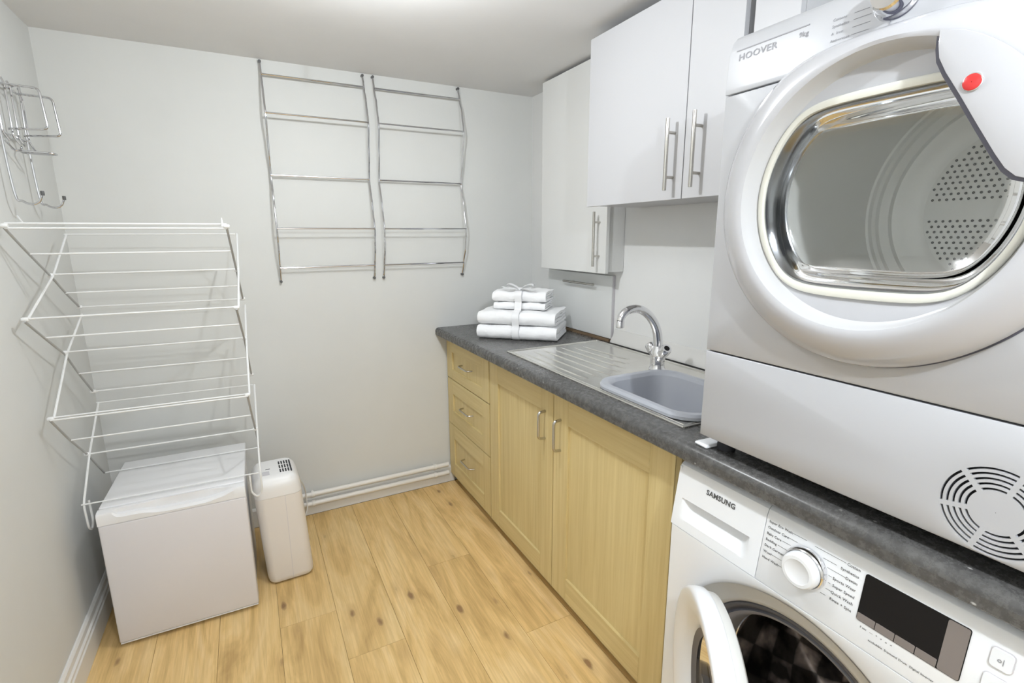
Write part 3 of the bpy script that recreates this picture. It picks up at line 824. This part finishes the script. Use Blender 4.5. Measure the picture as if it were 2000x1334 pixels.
# ------------------------------------------------------------------ dehumidifier
dh = tag(empty('dehumidifier', (0.562, -0.523, 0), R_(1.5)), 'slim upright off-white dehumidifier beside the mini fridge', 'dehumidifier')
wd, dp, ht = 0.174, 0.225, 0.470
def dhring(z, e, r=0.034):
    lean = 0.022 * (z / ht)
    return [(x - lean, y, z) for x, y, z in rrect(e, e, wd - e, dp - e, max(r - e, 0.004), z, 6)]
b = MB(); b.rings([dhring(0.006, 0.010), dhring(0.014, 0.003), dhring(0.03, 0.0), dhring(0.20, 0.0), dhring(0.385, 0.0)], True, True, True)
bo = b.build('body', M['dehum'], dh, smooth=40)
b = MB(); rg = [dhring(0.386, 0.0)]
for k in range(7):
    a = k * pi / 2 / 6; rg.append(dhring(0.415 + 0.050 * sin(a), 0.040 * (1 - cos(a)), 0.044))
b.rings(rg, True, True, True); cap = b.build('top_cover', M['dehum_top'], dh, smooth=50)
MB().box((wd * 0.52, -0.0008, 0.012), (wd * 0.52 + 0.0014, 0.004, 0.384)).xf(Matrix.Shear('XZ', 4, (0, 0)) if False else Matrix.Identity(4)).build('seam_line', M['label'], bo, smooth=0)
zt_ = 0.4655
for r0 in range(3):
    for c0 in range(5):
        MB().box((0.084 + c0 * 0.0100, 0.050 + r0 * 0.040, zt_ - 0.004), (0.0895 + c0 * 0.0100, 0.080 + r0 * 0.040, zt_ + 0.0006)).build('vent_slot', M['darkgap'], cap, smooth=0)
MB().box((0.020, 0.045, zt_ - 0.003), (0.046, 0.080, zt_ + 0.0008)).build('control_panel', M['label'], cap, smooth=0)
MB().box((0.034, 0.100, zt_ - 0.003), (0.050, 0.103, zt_ + 0.0008)).build('control_slot', M['darkgap'], cap, smooth=0)
MB().box((-0.0012, 0.04, 0.03), (0.004, 0.10, 0.15)).build('rating_label', M['label'], bo, smooth=0)
cab_ = MB().tube([(p.x, p.y, p.z) for p in catmull([(0.150, 0.20, 0.40), (0.172, 0.28, 0.31), (0.195, 0.38, 0.22), (0.205, 0.435, 0.14), (0.20, 0.44, 0.05), (0.13, 0.42, 0.008)], 6)], 0.0028, 8)
cab_.build('power_cable', M['airer'], dh)

# ------------------------------------------------------------------ machine helpers
def ang_list(n): return [2 * pi * i / n for i in range(n)]
def flat(Rr, top=None, bot=None, n=120, soft=0.0):
    out = []
    for a in ang_list(n):
        r_ = Rr; s_ = sin(a)
        lim = top if s_ > 0 else bot
        if lim is not None and abs(s_) > 1e-6:
            l = lim / abs(s_)
            p = 14.0
            r_ = (Rr ** -p + l ** -p) ** (-1 / p)
        out.append((r_ * cos(a), r_ * sin(a)))
    return out
def rectprof(cx, cz, x0, z0, x1, z1, n=120):
    out = []
    for a in ang_list(n):
        c_, s_ = cos(a), sin(a); t = 1e9
        if c_ > 1e-9: t = min(t, (x1 - cx) / c_)
        if c_ < -1e-9: t = min(t, (x0 - cx) / c_)
        if s_ > 1e-9: t = min(t, (z1 - cz) / s_)
        if s_ < -1e-9: t = min(t, (z0 - cz) / s_)
        out.append([t * c_, t * s_])
    for X, Z in ((x0, z0), (x1, z0), (x0, z1), (x1, z1)):   # snap to the corners
        k = min(range(n), key=lambda i: (out[i][0] - (X - cx)) ** 2 + (out[i][1] - (Z - cz)) ** 2)
        out[k] = [X - cx, Z - cz]
    return [tuple(p) for p in out]
def R3(prof, cx, cz, y): return [(cx + a, y, cz + b_) for a, b_ in prof]

# ------------------------------------------------------------------ tumble dryer
dz0 = 0.944
td = tag(empty('tumble_dryer', (1.50, -1.800, dz0), FACE), 'white tumble dryer standing on the worktop with a round door', 'dryer')
DW, DH, DD = 0.61, 0.836, 0.555
cx, cz = 0.303, 0.511
body = MB()
body.box((0, 0.30, 0.0), (DW, DD, DH)).box((0, 0.0, 0.0), (0.006, 0.30, DH)).box((DW - 0.006, 0.0, 0.0), (DW, 0.30, DH)).box((0, 0.0, DH - 0.004), (DW, 0.30, DH)).box((0, 0.004, 0.0), (DW, 0.30, 0.004))
# keep the drum space open
body = MB()
body.box((0, 0.012, 0), (0.006, DD, DH - 0.012)).box((DW - 0.006, 0.012, 0), (DW, DD, DH - 0.012)).box((0, DD - 0.006, 0), (DW, DD, DH - 0.012)).box((0, 0.012, 0), (DW, DD, 0.006))
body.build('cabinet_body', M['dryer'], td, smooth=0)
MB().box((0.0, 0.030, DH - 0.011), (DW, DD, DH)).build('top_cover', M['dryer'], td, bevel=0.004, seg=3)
# lower kick panel with a round vent
vx, vz, vr = 0.517, 0.069, 0.0665
n = 96
kp = MB()
outer = rectprof(vx, vz, 0.0, 0.0, DW, 0.198, n); hole = [(vr * cos(a), vr * sin(a)) for a in ang_list(n)]
e_ = 0.0
kp.rings([R3(outer, vx, vz, 0.012), R3(outer, vx, vz, 0.001), R3(rectprof(vx, vz, 0.0025, 0.0025, DW - 0.0025, 0.1955, n), vx, vz, -0.0008), R3(hole, vx, vz, -0.0008), R3(hole, vx, vz, 0.010)])
kpo = kp.build('kick_panel', M['dryer'], td, smooth=40)
MB().lathe([(vr + 0.001, 0.009), (0.0005, 0.009)], (vx, 0, vz), 'Y', 40, False).build('vent_back', M['darkgap'], kpo, smooth=0)
def annulus(r0, r1, y0, y1, n=64):
    b = MB()
    R = lambda r_, y: [(vx + r_ * cos(a), y, vz + r_ * sin(a)) for a in ang_list(n)]
    b.rings([R(r0, y1), R(r0, y0), R(r1, y0), R(r1, y1), R(r0, y1)]); return b
slots = [0.0625, 0.0552, 0.0479, 0.0406, 0.0333]; sw = 0.0016
lands = [(slots[i + 1] + sw, slots[i] - sw) for i in range(4)]
for r0, r1 in lands: annulus(r0, r1, -0.0008, 0.004).build('vent_ring', M['dryer'], kpo)
annulus(slots[0] + sw, vr + 0.0001, -0.0007, 0.004).build('vent_ring', M['dryer'], kpo)
MB().lathe([(slots[4] - sw, 0.004), (slots[4] - sw, -0.0008), (0.0005, -0.0008)], (vx, 0, vz), 'Y', 48, False).build('vent_centre', M['dryer'], kpo)
for k in range(6):
    a = R_(12 + 60 * k)
    rb = MB().box((0.028, -0.00085, -0.0035), (0.066, 0.004, 0.0035)); rb.xf(Matrix.Translation((vx, 0, vz)) @ Matrix.Rotation(-a, 4, 'Y')); rb.build('vent_rib', M['dryer'], kpo, smooth=0)
# front panel with the drum opening
fp = MB(); dr = 0.215
n = 120
fp.rings([R3(rectprof(cx, cz, 0.0, 0.2015, DW, 0.722, n), cx, cz, 0.012), R3(rectprof(cx, cz, 0.0, 0.2015, DW, 0.722, n), cx, cz, 0.001), R3(rectprof(cx, cz, 0.0025, 0.204, DW - 0.0025, 0.7205, n), cx, cz, -0.0008), R3(flat(dr, n=n), cx, cz, -0.0008), R3(flat(dr, n=n), cx, cz, 0.035)])
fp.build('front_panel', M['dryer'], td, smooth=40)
# control panel, leaning back
tiltc = 0.20
cpn = MB()
cpn.prism([(-0.0015, 0.7245), (-0.0015, 0.735), (0.003, 0.800), (0.010, 0.822), (0.022, DH - 0.002), (0.030, DH), (0.05, DH), (0.05, 0.7245)], -0.0007, DW + 0.0007, 'X')
cpo = cpn.build('control_panel', M['dryer'], td, bevel=0.002, seg=2, smooth=40)
yp = lambda z: -0.0015 + (z - 0.735) * (0.0045 / 0.065) - 0.0006 if z < 0.8 else 0.003 + (z - 0.8) * (0.007 / 0.022) - 0.0006
tl = 0.0045 / 0.065
ink = MB()
put_text(ink, 'HOOVER', 0.017, 0.022, yp(0.783), 0.783, tilt=tl, xs=1.15)
ink.build('lettering', M['ink_l'], cpo, smooth=0)
ink = MB(); ink.box((0.016, yp(0.801) , 0.8015), (0.162, yp(0.801) + 0.0012, 0.8035)); ink.build('accent_line', M['ink_l'], cpo, smooth=0)
ink = MB(); put_text(ink, '9kg', 0.012, 0.145, yp(0.786), 0.786, tilt=tl)
progs = [('Cottons', 0.792), ('Synthetics', 0.782), ('A  Iron', 0.771), ('Anti-crease', 0.760), ('Woollens', 0.748)]
for t_, z_ in progs:
    put_text(ink, t_, 0.0062, 0.203, yp(z_), z_, tilt=tl)
    zz = z_ + 0.002
    ink.box((0.236, yp(zz), zz), (0.262, yp(zz) + 0.0009, zz + 0.0006))
put_text(ink, 'Programme', 0.0058, 0.277, yp(0.746), 0.746, tilt=tl)
put_text(ink, 'Extra Dry', 0.0058, 0.277, yp(0.738), 0.738, tilt=tl)
ink.box((0.291, yp(0.752), 0.752), (0.2918, yp(0.752) + 0.0009, 0.764))
ink.build('printed_legend', M['ink_l'], cpo, smooth=0)['kind'] = 'stuff'
dial = MB().lathe([(0.033, 0.004), (0.034, -0.002), (0.032, -0.006), (0.0295, -0.008), (0.028, -0.012), (0.025, -0.030), (0.022, -0.033), (0.0005, -0.033)], (0.297, 0.003, 0.796), 'Y', 36, False).build('programme_dial', M['chrome_tap'], cpo)
# door ring
TOPC = 0.247
dor = MB()
dor.rings([R3(flat(0.270, TOPC - 0.004), cx, cz, -0.001), R3(flat(0.2735, TOPC), cx, cz, -0.005), R3(flat(0.2735, TOPC), cx, cz, -0.013), R3(flat(0.270, TOPC - 0.003), cx, cz, -0.0195), R3(flat(0.256, TOPC - 0.006), cx, cz, -0.0300), R3(flat(0.240, TOPC - 0.012), cx, cz, -0.0385), R3(flat(0.227, TOPC - 0.020), cx, cz, -0.0435), R3(flat(0.217), cx, cz, -0.0440), R3(flat(0.2120), cx, cz, -0.0415)])
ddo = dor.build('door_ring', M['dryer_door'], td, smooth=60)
MB().rings([R3(flat(0.2755, TOPC + 0.002), cx, cz, -0.0005), R3(flat(0.2755, TOPC + 0.002), cx, cz, -0.0035), R3(flat(0.2690, TOPC - 0.004), cx, cz, -0.0036)]).build('door_gap_shade', M['wingedge'], ddo, smooth=0)  # dark ring standing in for the shadow line around the door
ds = MB()
ds.rings([R3(flat(0.2120), cx, cz, -0.0415), R3(flat(0.2080), cx, cz, -0.030), R3(flat(0.2045), cx, cz, -0.012), R3(flat(0.201), cx, cz, -0.007)])
ds.build('door_dish', M['dryer_dish'], ddo, smooth=60)
ds = MB()
ds.rings([R3(flat(0.2012), cx, cz, -0.0072), R3(flat(0.2005, 0.172, 0.175), cx, cz, -0.0060), R3(flat(0.1995, 0.162, 0.166), cx, cz, -0.004)])
ds.build('door_plate', M['dryer_door'], ddo, smooth=60)
gk = MB()
gk.rings([R3(flat(0.2000, 0.163, 0.167), cx, cz, -0.004), R3(flat(0.199, 0.162, 0.166), cx, cz, -0.010), R3(flat(0.1955, 0.158, 0.161), cx, cz, -0.0115), R3(flat(0.190, 0.150, 0.152), cx, cz, -0.009), R3(flat(0.189, 0.149, 0.151), cx, cz, 0.002)])
gk.build('door_gasket', M['gasket'], ddo, smooth=60)
bz = MB()
bz.rings([R3(flat(0.189, 0.149, 0.151), cx, cz, -0.003), R3(flat(0.187, 0.146, 0.148), cx, cz, -0.0035), R3(flat(0.185, 0.142, 0.144), cx, cz, 0.004), R3(flat(0.182, 0.138, 0.139), cx, cz, 0.020), R3(flat(0.178, 0.134, 0.134), cx, cz, 0.040), R3(flat(0.174, 0.130, 0.129), cx, cz, 0.043)])
bz.build('door_bezel', M['bezel'], ddo, smooth=60)
gg = MB()
gg.rings([R3(flat(0.188, 0.144, 0.146), cx, cz, -0.001), R3(flat(0.180, 0.136, 0.137), cx, cz, 0.006), R3(flat(0.172, 0.128, 0.129), cx, cz, 0.028), R3(flat(0.160, 0.118, 0.119), cx, cz, 0.044), R3(flat(0.120, 0.085, 0.085), cx, cz, 0.050), R3(flat(0.002, 0.002, 0.002), cx, cz, 0.052)])
gg.build('door_glass', M['glass'], ddo, smooth=80)
# door wing with the release grip
wing = [(0.3792, 0.716), (0.3800, 0.696), (0.3830, 0.680), (0.3930, 0.660), (0.4120, 0.629), (0.4360, 0.588), (0.4600, 0.548), (0.4720, 0.530), (0.4840, 0.519), (0.5000, 0.514), (0.5150, 0.512), (0.5235, 0.512)]
arc = []
for k in range(15):
    a = R_(0.5 + k * 72 / 14); rr_ = 0.2225
    p = (cx + rr_ * cos(a), cz + rr_ * sin(a))
    if p[1] < 0.7155: arc.append(p)
poly = wing + arc
MB().prism(poly, -0.0458, -0.041, 'Y').build('door_wing', M['dryer_door'], ddo, bevel=0.0012, seg=2)
edge = [(x - 0.0045, z - 0.0035) for x, z in wing] + arc[1:-1]
MB().prism(edge, -0.041, -0.018, 'Y').build('wing_underside', M['wingedge'], ddo, smooth=0)
bd = MB().lathe([(0.0112, 0.0), (0.0112, -0.0014), (0.0098, -0.0022)], (0, 0, 0), 'Y', 32)
bd.xf(Matrix.Translation((0.425, -0.0458, 0.640))); bdo = bd.build('round_badge', M['chrome_tap'], ddo)
bd = MB().lathe([(0.0100, 0.0), (0.0100, -0.0010), (0.0088, -0.0017), (0.0005, -0.0020)], (0, 0, 0), 'Y', 32, False)
bd.xf(Matrix.Translation((0.425, -0.0477, 0.640))); bd.build('badge_face', M['red'], bdo)
# drum
dm = MB()
prof = [(0.240, 0.039), (0.245, 0.050), (0.255, 0.065), (0.262, 0.09), (0.262, 0.395), (0.261, 0.402), (0.256, 0.4035), (0.252, 0.410), (0.244, 0.4105), (0.240, 0.417), (0.222, 0.419), (0.218, 0.426), (0.200, 0.431), (0.178, 0.433), (0.168, 0.438), (0.163, 0.4405), (0.0005, 0.4405)]
dcx, dcz = 0.343, cz - 0.012
dm.lathe(prof, (dcx, 0, dcz), 'Y', 96, False); dmo = dm.build('drum', M['drum'], td, smooth=25)
hl = MB()
for i in range(-14, 15):
    for j in range(-14, 15):
        x = i * 0.0125 + (0.00625 if j % 2 else 0); z = j * 0.0112
        rr_ = math.hypot(x, z)
        if rr_ < 0.157 and abs(z) > 0.017:
            hl.lathe([(0.0027, -0.0005), (0.0004, -0.0006)], (dcx + x, 0.4400, dcz + z), 'Y', 8, False)
hob = hl.build('drum_holes', M['holegrey'], dmo, smooth=0); hob['kind'] = 'stuff'
MB().lathe([(0.214, 0.0345), (0.2175, 0.033), (0.216, 0.045)], (cx, 0, cz), 'Y', 72, False).build('drum_seal', M['label'], td)
for x in (0.035, DW - 0.035):
    for y in (0.05, DD - 0.06):
        MB().lathe([(0.020, 0.0), (0.020, 0.012), (0.014, 0.0335)], (x, y, -0.0338), 'Z', 18).build('foot', M['darkgap'], td)

# white pads under the dryer corner
wedge = MB().prism([(0, 0), (0.075, 0.0), (0.080, 0.012), (0.055, 0.014), (0.018, 0.020), (0.002, 0.012)], 0, 0.010, 'Z')
wedge = MB().box((-0.003, -0.018, 0), (0.06, 0.020, 0.008)).build('packing_pad', M['washer'], bevel=0.004, seg=3, loc=(1.508, -1.800, 0.9106))
wedge.rotation_euler = (0, 0, R_(-4)); tag(wedge, 'thin white plastic pad sticking out under the dryer corner', 'pad')

# ------------------------------------------------------------------ washing machine
wx, wy = 1.485, -1.745
wm = tag(empty('washing_machine', (wx, wy, 0), FACE), 'white front-loading washing machine under the worktop with its door ajar', 'washing machine')
WW, WH, WDp = 0.650, 0.852, 0.55
ox, oz = 0.320, 0.395
SEAM = 0.690
body = MB()
body.box((0, 0.02, 0.02), (0.006, WDp, WH - 0.012)).box((WW - 0.006, 0.02, 0.02), (WW, WDp, WH - 0.012)).box((0, WDp - 0.006, 0.02), (WW, WDp, WH - 0.012)).box((0, 0.02, 0.02), (WW, WDp, 0.03))
body.build('cabinet_body', M['washer'], wm, smooth=0)
MB().box((0, 0.035, WH - 0.012), (WW, WDp, WH)).build('top_cover', M['washer'], wm, bevel=0.003)
n = 120
RR = 0.283
fp = MB()
fp.rings([R3(rectprof(ox, oz, 0, 0.02, WW, SEAM, n), ox, oz, 0.03), R3(rectprof(ox, oz, 0, 0.02, WW, SEAM, n), ox, oz, 0.004), R3(rectprof(ox, oz, 0.004, 0.024, WW - 0.004, SEAM - 0.0005, n), ox, oz, 0.0), R3(flat(RR + 0.008, n=n), ox, oz, 0.0), R3(flat(RR, n=n), ox, oz, 0.004), R3(flat(RR - 0.016, n=n), ox, oz, 0.020), R3(flat(0.245, n=n), ox, oz, 0.0265), R3(flat(0.236, n=n), ox, oz, 0.030)])
fpo = fp.build('front_panel', M['washer'], wm, smooth=40)
dsh = MB(); dsh.rings([R3(flat(RR - 0.001, n=n), ox, oz, 0.0035), R3(flat(RR - 0.016, n=n), ox, oz, 0.0192), R3(flat(0.245, n=n), ox, oz, 0.0257), R3(flat(0.236, n=n), ox, oz, 0.0292), R3(flat(0.233, n=n), ox, oz, 0.038)])
dsh.build('door_recess', M['washer_recess'], fpo, smooth=50)
gs = MB(); gs.rings([R3(flat(0.234, n=n), ox, oz, 0.037), R3(flat(0.231, n=n), ox, oz, 0.032), R3(flat(0.224, n=n), ox, oz, 0.034), R3(flat(0.221, n=n), ox, oz, 0.042), R3(flat(0.216, n=n), ox, oz, 0.044), R3(flat(0.212, n=n), ox, oz, 0.040)])
gso = gs.build('door_gasket', M['rubber'], wm, smooth=60)
gs = MB(); gs.rings([R3(flat(0.212, n=n), ox, oz, 0.0402), R3(flat(0.205, n=n), ox, oz, 0.043), R3(flat(0.197, n=n), ox, oz, 0.060), R3(flat(0.190, n=n), ox, oz, 0.095), R3(flat(0.193, n=n), ox, oz, 0.115)])
gs.build('inner_fold', M['rubber_l'], gso, smooth=60)
# drum with UVs for the diamond relief
NA = 96; rows = [(0.190, 0.112), (0.236, 0.125), (0.240, 0.14), (0.240, 0.22), (0.240, 0.30), (0.240, 0.38), (0.232, 0.40), (0.15, 0.405), (0.002, 0.405)]
me = bpy.data.meshes.new('drum'); vs = []; fs = []; 
for r_, y in rows:
    for k in range(NA): a = 2 * pi * k / NA; vs.append((ox + r_ * cos(a), y, oz + r_ * sin(a)))
for i in range(len(rows) - 1):
    for k in range(NA):
        k2 = (k + 1) % NA; fs.append((i * NA + k, (i + 1) * NA + k, (i + 1) * NA + k2, i * NA + k2))
me.from_pydata(vs, [], fs)
uvl = me.uv_layers.new(name='UVMap'); acc = [0]
for i in range(1, len(rows)): acc.append(acc[-1] + math.hypot(rows[i][0] - rows[i - 1][0], rows[i][1] - rows[i - 1][1]))
li = 0
for i in range(len(rows) - 1):
    for k in range(NA):
        for u_, v_ in ((k / NA, acc[i]), (k / NA, acc[i + 1]), ((k + 1) / NA, acc[i + 1]), ((k + 1) / NA, acc[i])):
            uvl.data[li].uv = (u_, v_ / 0.6); li += 1
me.polygons.foreach_set('use_smooth', [True] * len(me.polygons)); me.materials.append(M['diamond'])
dmo = bpy.data.objects.new('drum', me); col.objects.link(dmo); dmo.parent = wm
MB().lathe([(0.1905, 0.112), (0.1925, 0.110), (0.1955, 0.1125)], (ox, 0, oz), 'Y', 72, False).build('drum_rim', M['chrome'], dmo)
for k in range(3):
    a = R_(75 + 120 * k)
    pd = MB().rings([[(-0.03, 0.14, 0.236), (0.03, 0.14, 0.236), (0.012, 0.15, 0.200), (-0.012, 0.15, 0.200)], [(-0.03, 0.385, 0.236), (0.03, 0.385, 0.236), (0.012, 0.37, 0.205), (-0.012, 0.37, 0.205)]], True, True, True)
    pd.xf(Matrix.Translation((ox, 0, oz)) @ Matrix.Rotation(a, 4, 'Y')); pd.build('drum_paddle', M['rubber_l'], dmo, bevel=0.006)
# control panel leaning back
cp_y = lambda z: (z - SEAM) * 0.020 / 0.14
drawerW = 0.236
def panel_prof(z0): return [(cp_y(z0), z0), (cp_y(0.775), 0.775), (cp_y(0.83), 0.83), (0.0245, 0.843), (0.032, WH - 0.003), (0.042, WH), (0.06, WH), (0.06, z0)]
cpn = MB().prism(panel_prof(SEAM + 0.001), drawerW + 0.001, WW + 0.0007, 'X').build('control_panel', M['washer'], wm, bevel=0.0012, seg=2, smooth=40)
# detergent drawer front with a scooped grip
zt0, zt1 = 0.722, 0.772
gx0, gx1 = 0.018, 0.212
dw = MB(); nx = 34; rows_z = [SEAM + 0.0015, 0.705, 0.712, 0.7155, 0.722, 0.732, 0.742, 0.752, 0.762, 0.7665, 0.770, 0.80, 0.83, 0.843, WH - 0.003, WH]
ring = []
for i in range(nx + 1):
    x = drawerW * i / nx - (0.0007 if i == 0 else 0); col_ = []
    for z_ in rows_z:
        y_ = cp_y(z_) if z_ <= 0.83 else {0.843: 0.0245, WH - 0.003: 0.032, WH: 0.042}[z_]
        f = (x - gx0) / (gx1 - gx0)
        if 0 < f < 1:
            s_ = min(1, f / 0.16, (1 - f) / 0.16); s_ = s_ * s_ * (3 - 2 * s_)
            ztop = 0.7665 ; zbot = 0.7155
            if zbot < z_ < ztop:
                g = (z_ - zbot) / (ztop - zbot)
                dep = 0.030 * s_ * (g ** 0.7) * (1 if g < 0.88 else 1.0)
                y_ += dep
        col_.append((x, y_, z_))
    col_ += [(x, 0.06, WH), (x, 0.06, SEAM + 0.0015)]
    ring.append(col_)
dw.rings(ring, True, True, True)
dwo = dw.build('detergent_drawer', M['washer'], wm, smooth=28)
ink = MB(); put_text(ink, 'SAMSUNG', 0.0165, 0.086, cp_y(0.803) - 0.0005, 0.8055, tilt=0.143, xs=1.0, bold=0.035); ink.build('lettering', M['ink'], dwo, smooth=0)
# dial
kx_, kz_ = 0.330, 0.772
yk = cp_y(kz_)
MB().lathe([(0.040, yk + 0.002), (0.0405, yk - 0.004), (0.039, yk - 0.010), (0.0365, yk - 0.0125), (0.035, yk - 0.010)], (kx_, 0, kz_), 'Y', 48, False).build('dial_ring', M['chrome_tap'], cpn)
kb = MB().lathe([(0.0345, yk - 0.006), (0.0345, yk - 0.020), (0.033, yk - 0.0255), (0.030, yk - 0.028), (0.024, yk - 0.0285), (0.0225, yk - 0.0275), (0.0005, yk - 0.0270)], (kx_, 0, kz_), 'Y', 48, False).build('programme_dial', M['washer'], cpn)
ink = MB()
left = ['Super Eco Wash', 'Outdoor Care', 'Baby Care', 'Bedding', 'Dark Garment', 'Wool', 'Hand Wash']
rightt = ['Cotton', 'Synthetics', 'Denim', 'Sports Wear', 'Super Speed', 'Quick Wash', 'Rinse + Spin']
xr = [0.298, 0.300, 0.293, 0.289, 0.288, 0.288, 0.289]
for i, t_ in enumerate(left):
    z_ = 0.8195 - i * 0.0128; x_ = 0.2435
    put_text(ink, t_, 0.0072, x_, cp_y(z_) - 0.0005, z_, tilt=0.143)
    wln = 0.0035 * len(t_); zz = z_ + 0.0022
    x1_ = [0.322, 0.306, 0.294, 0.289, 0.288, 0.288, 0.290][i]
    ink.box((x_ + wln + 0.002, cp_y(zz) - 0.0004, zz), (x1_, cp_y(zz) + 0.0005, zz + 0.0005))
for i, t_ in enumerate(rightt):
    z_ = 0.8175 - i * 0.0128
    put_text(ink, t_, 0.0072, 0.4185, cp_y(z_) - 0.0005, z_, tilt=0.143, align='R')
    wln = 0.0036 * len(t_); zz = z_ + 0.0022
    x0_ = [0.338, 0.356, 0.366, 0.371, 0.373, 0.371, 0.364][i]
    if 0.4185 - wln - 0.002 > x0_: ink.box((x0_, cp_y(zz) - 0.0004, zz), (0.4185 - wln - 0.002, cp_y(zz) + 0.0005, zz + 0.0005))
put_text(ink, '3 sec   ---   *   +   o   <', 0.005, 0.436, cp_y(0.726) - 0.0005, 0.726, tilt=0.143)
put_text(ink, 'ecobubble  Diamond Drum  Digital Inverter', 0.005, 0.452, cp_y(0.712) - 0.0005, 0.712, tilt=0.143)
ink.build('printed_legend', M['ink'], cpn, smooth=0)['kind'] = 'stuff'
# display
def leanbox(x0, z0, x1, z1, o0, o1, r=0.0):
    return [(x0, z0), (x1, z0), (x1, z1), (x0, z1)]
def on_panel(x0, z0, x1, z1, th, mt, name, par, rr_=0.004, lift=0.0):
    P = [(x, z) for x, z, _ in rrect(x0, z0, x1, z1, rr_, 0, 5)]
    b = MB(); b.rings([[(x, cp_y(z) + 0.001, z) for x, z in P], [(x, cp_y(z) - th - lift, z) for x, z in P]], True, True, True)
    return b.build(name, mt, par, smooth=30)
dpy = on_panel(0.428, 0.7365, 0.5735, 0.8215, 0.0012, M['black'], 'display', cpn)
on_panel(0.5455, 0.7375, 0.5725, 0.8205, 0.0018, M['dispgrey'], 'display_side_strip', dpy, 0.003)
for i in range(4):
    x0 = 0.4290 + i * 0.0290
    on_panel(x0, 0.7375, x0 + 0.0278, 0.7505, 0.0018, M['dispgrey'], 'option_key', dpy, 0.0012)
b1 = on_panel(0.598, 0.789, 0.6225, 0.8165, 0.003, M['washer'], 'power_button', cpn, 0.005)
on_panel(0.5968, 0.7875, 0.6238, 0.8180, 0.0010, M['label'], 'button_rim', b1, 0.006)
ink = MB(); put_text(ink, 'o|', 0.010, 0.6095, cp_y(0.799) - 0.0036, 0.799, tilt=0.143, align='C'); ink.build('power_symbol', M['ink_l'], b1, smooth=0)
b2 = on_panel(0.596, 0.737, 0.6245, 0.7755, 0.003, M['washer'], 'start_button', cpn, 0.005)
on_panel(0.5948, 0.7358, 0.6257, 0.7768, 0.0010, M['label'], 'button_rim', b2, 0.006)
ink = MB(); put_text(ink, '>ll', 0.010, 0.610, cp_y(0.752) - 0.0036, 0.752, tilt=0.143, align='C'); ink.build('start_symbol', M['ink_l'], b2, smooth=0)
for x in (0.05, WW - 0.05):
    for y in (0.08, WDp - 0.06):
        MB().lathe([(0.022, 0.0), (0.022, 0.008), (0.015, 0.0205)], (x, y, 0), 'Z', 18).build('foot', M['darkgap'], wm)
# door, hinged on the side next to the cabinets and left ajar
DRr = 0.232
dc = 0.440
hx, hy_ = 0.055, -0.012
MD = Matrix.Translation((hx, hy_, dc)) @ Matrix.Rotation(-R_(36), 4, 'Z') @ Matrix.Translation((DRr, 0, 0))
# local: X to the right, -Y outer face
def ringsY(lst, nn=120): return [[(r_ * cos(a), y, r_ * sin(a)) for a in ang_list(nn)] for r_, y in lst]
b = MB().rings(ringsY([(0.150, 0.030), (0.158, 0.018), (0.170, 0.006), (0.190, -0.004), (0.212, -0.0095), (0.224, -0.0100), (0.2295, -0.0075), (0.232, -0.002), (0.233, 0.010), (0.231, 0.024), (0.227, 0.028)])).xf(MD)
wdo = b.build('door', M['washer'], wm, smooth=60)
MB().rings(ringsY([(0.226, 0.026), (0.222, 0.046), (0.205, 0.054), (0.180, 0.042), (0.150, 0.040), (0.148, 0.020)])).xf(MD).build('inner_ring', M['washer_recess'], wdo, smooth=60)
MB().rings(ringsY([(0.150, 0.022), (0.132, 0.050), (0.118, 0.075), (0.09, 0.085), (0.0015, 0.088)])).xf(MD).build('door_glass', M['glass_dark'], wdo, smooth=60)
MB().rings(ringsY([(0.1495, 0.018), (0.140, 0.024), (0.134, 0.026)])).xf(MD).build('glass_trim', M['rubber'], wdo, smooth=60)
hg = MB().box((0.050, -0.006, dc - 0.04), (0.070, 0.012, dc + 0.04)); hg.build('door_hinge', M['washer'], wm, bevel=0.003)
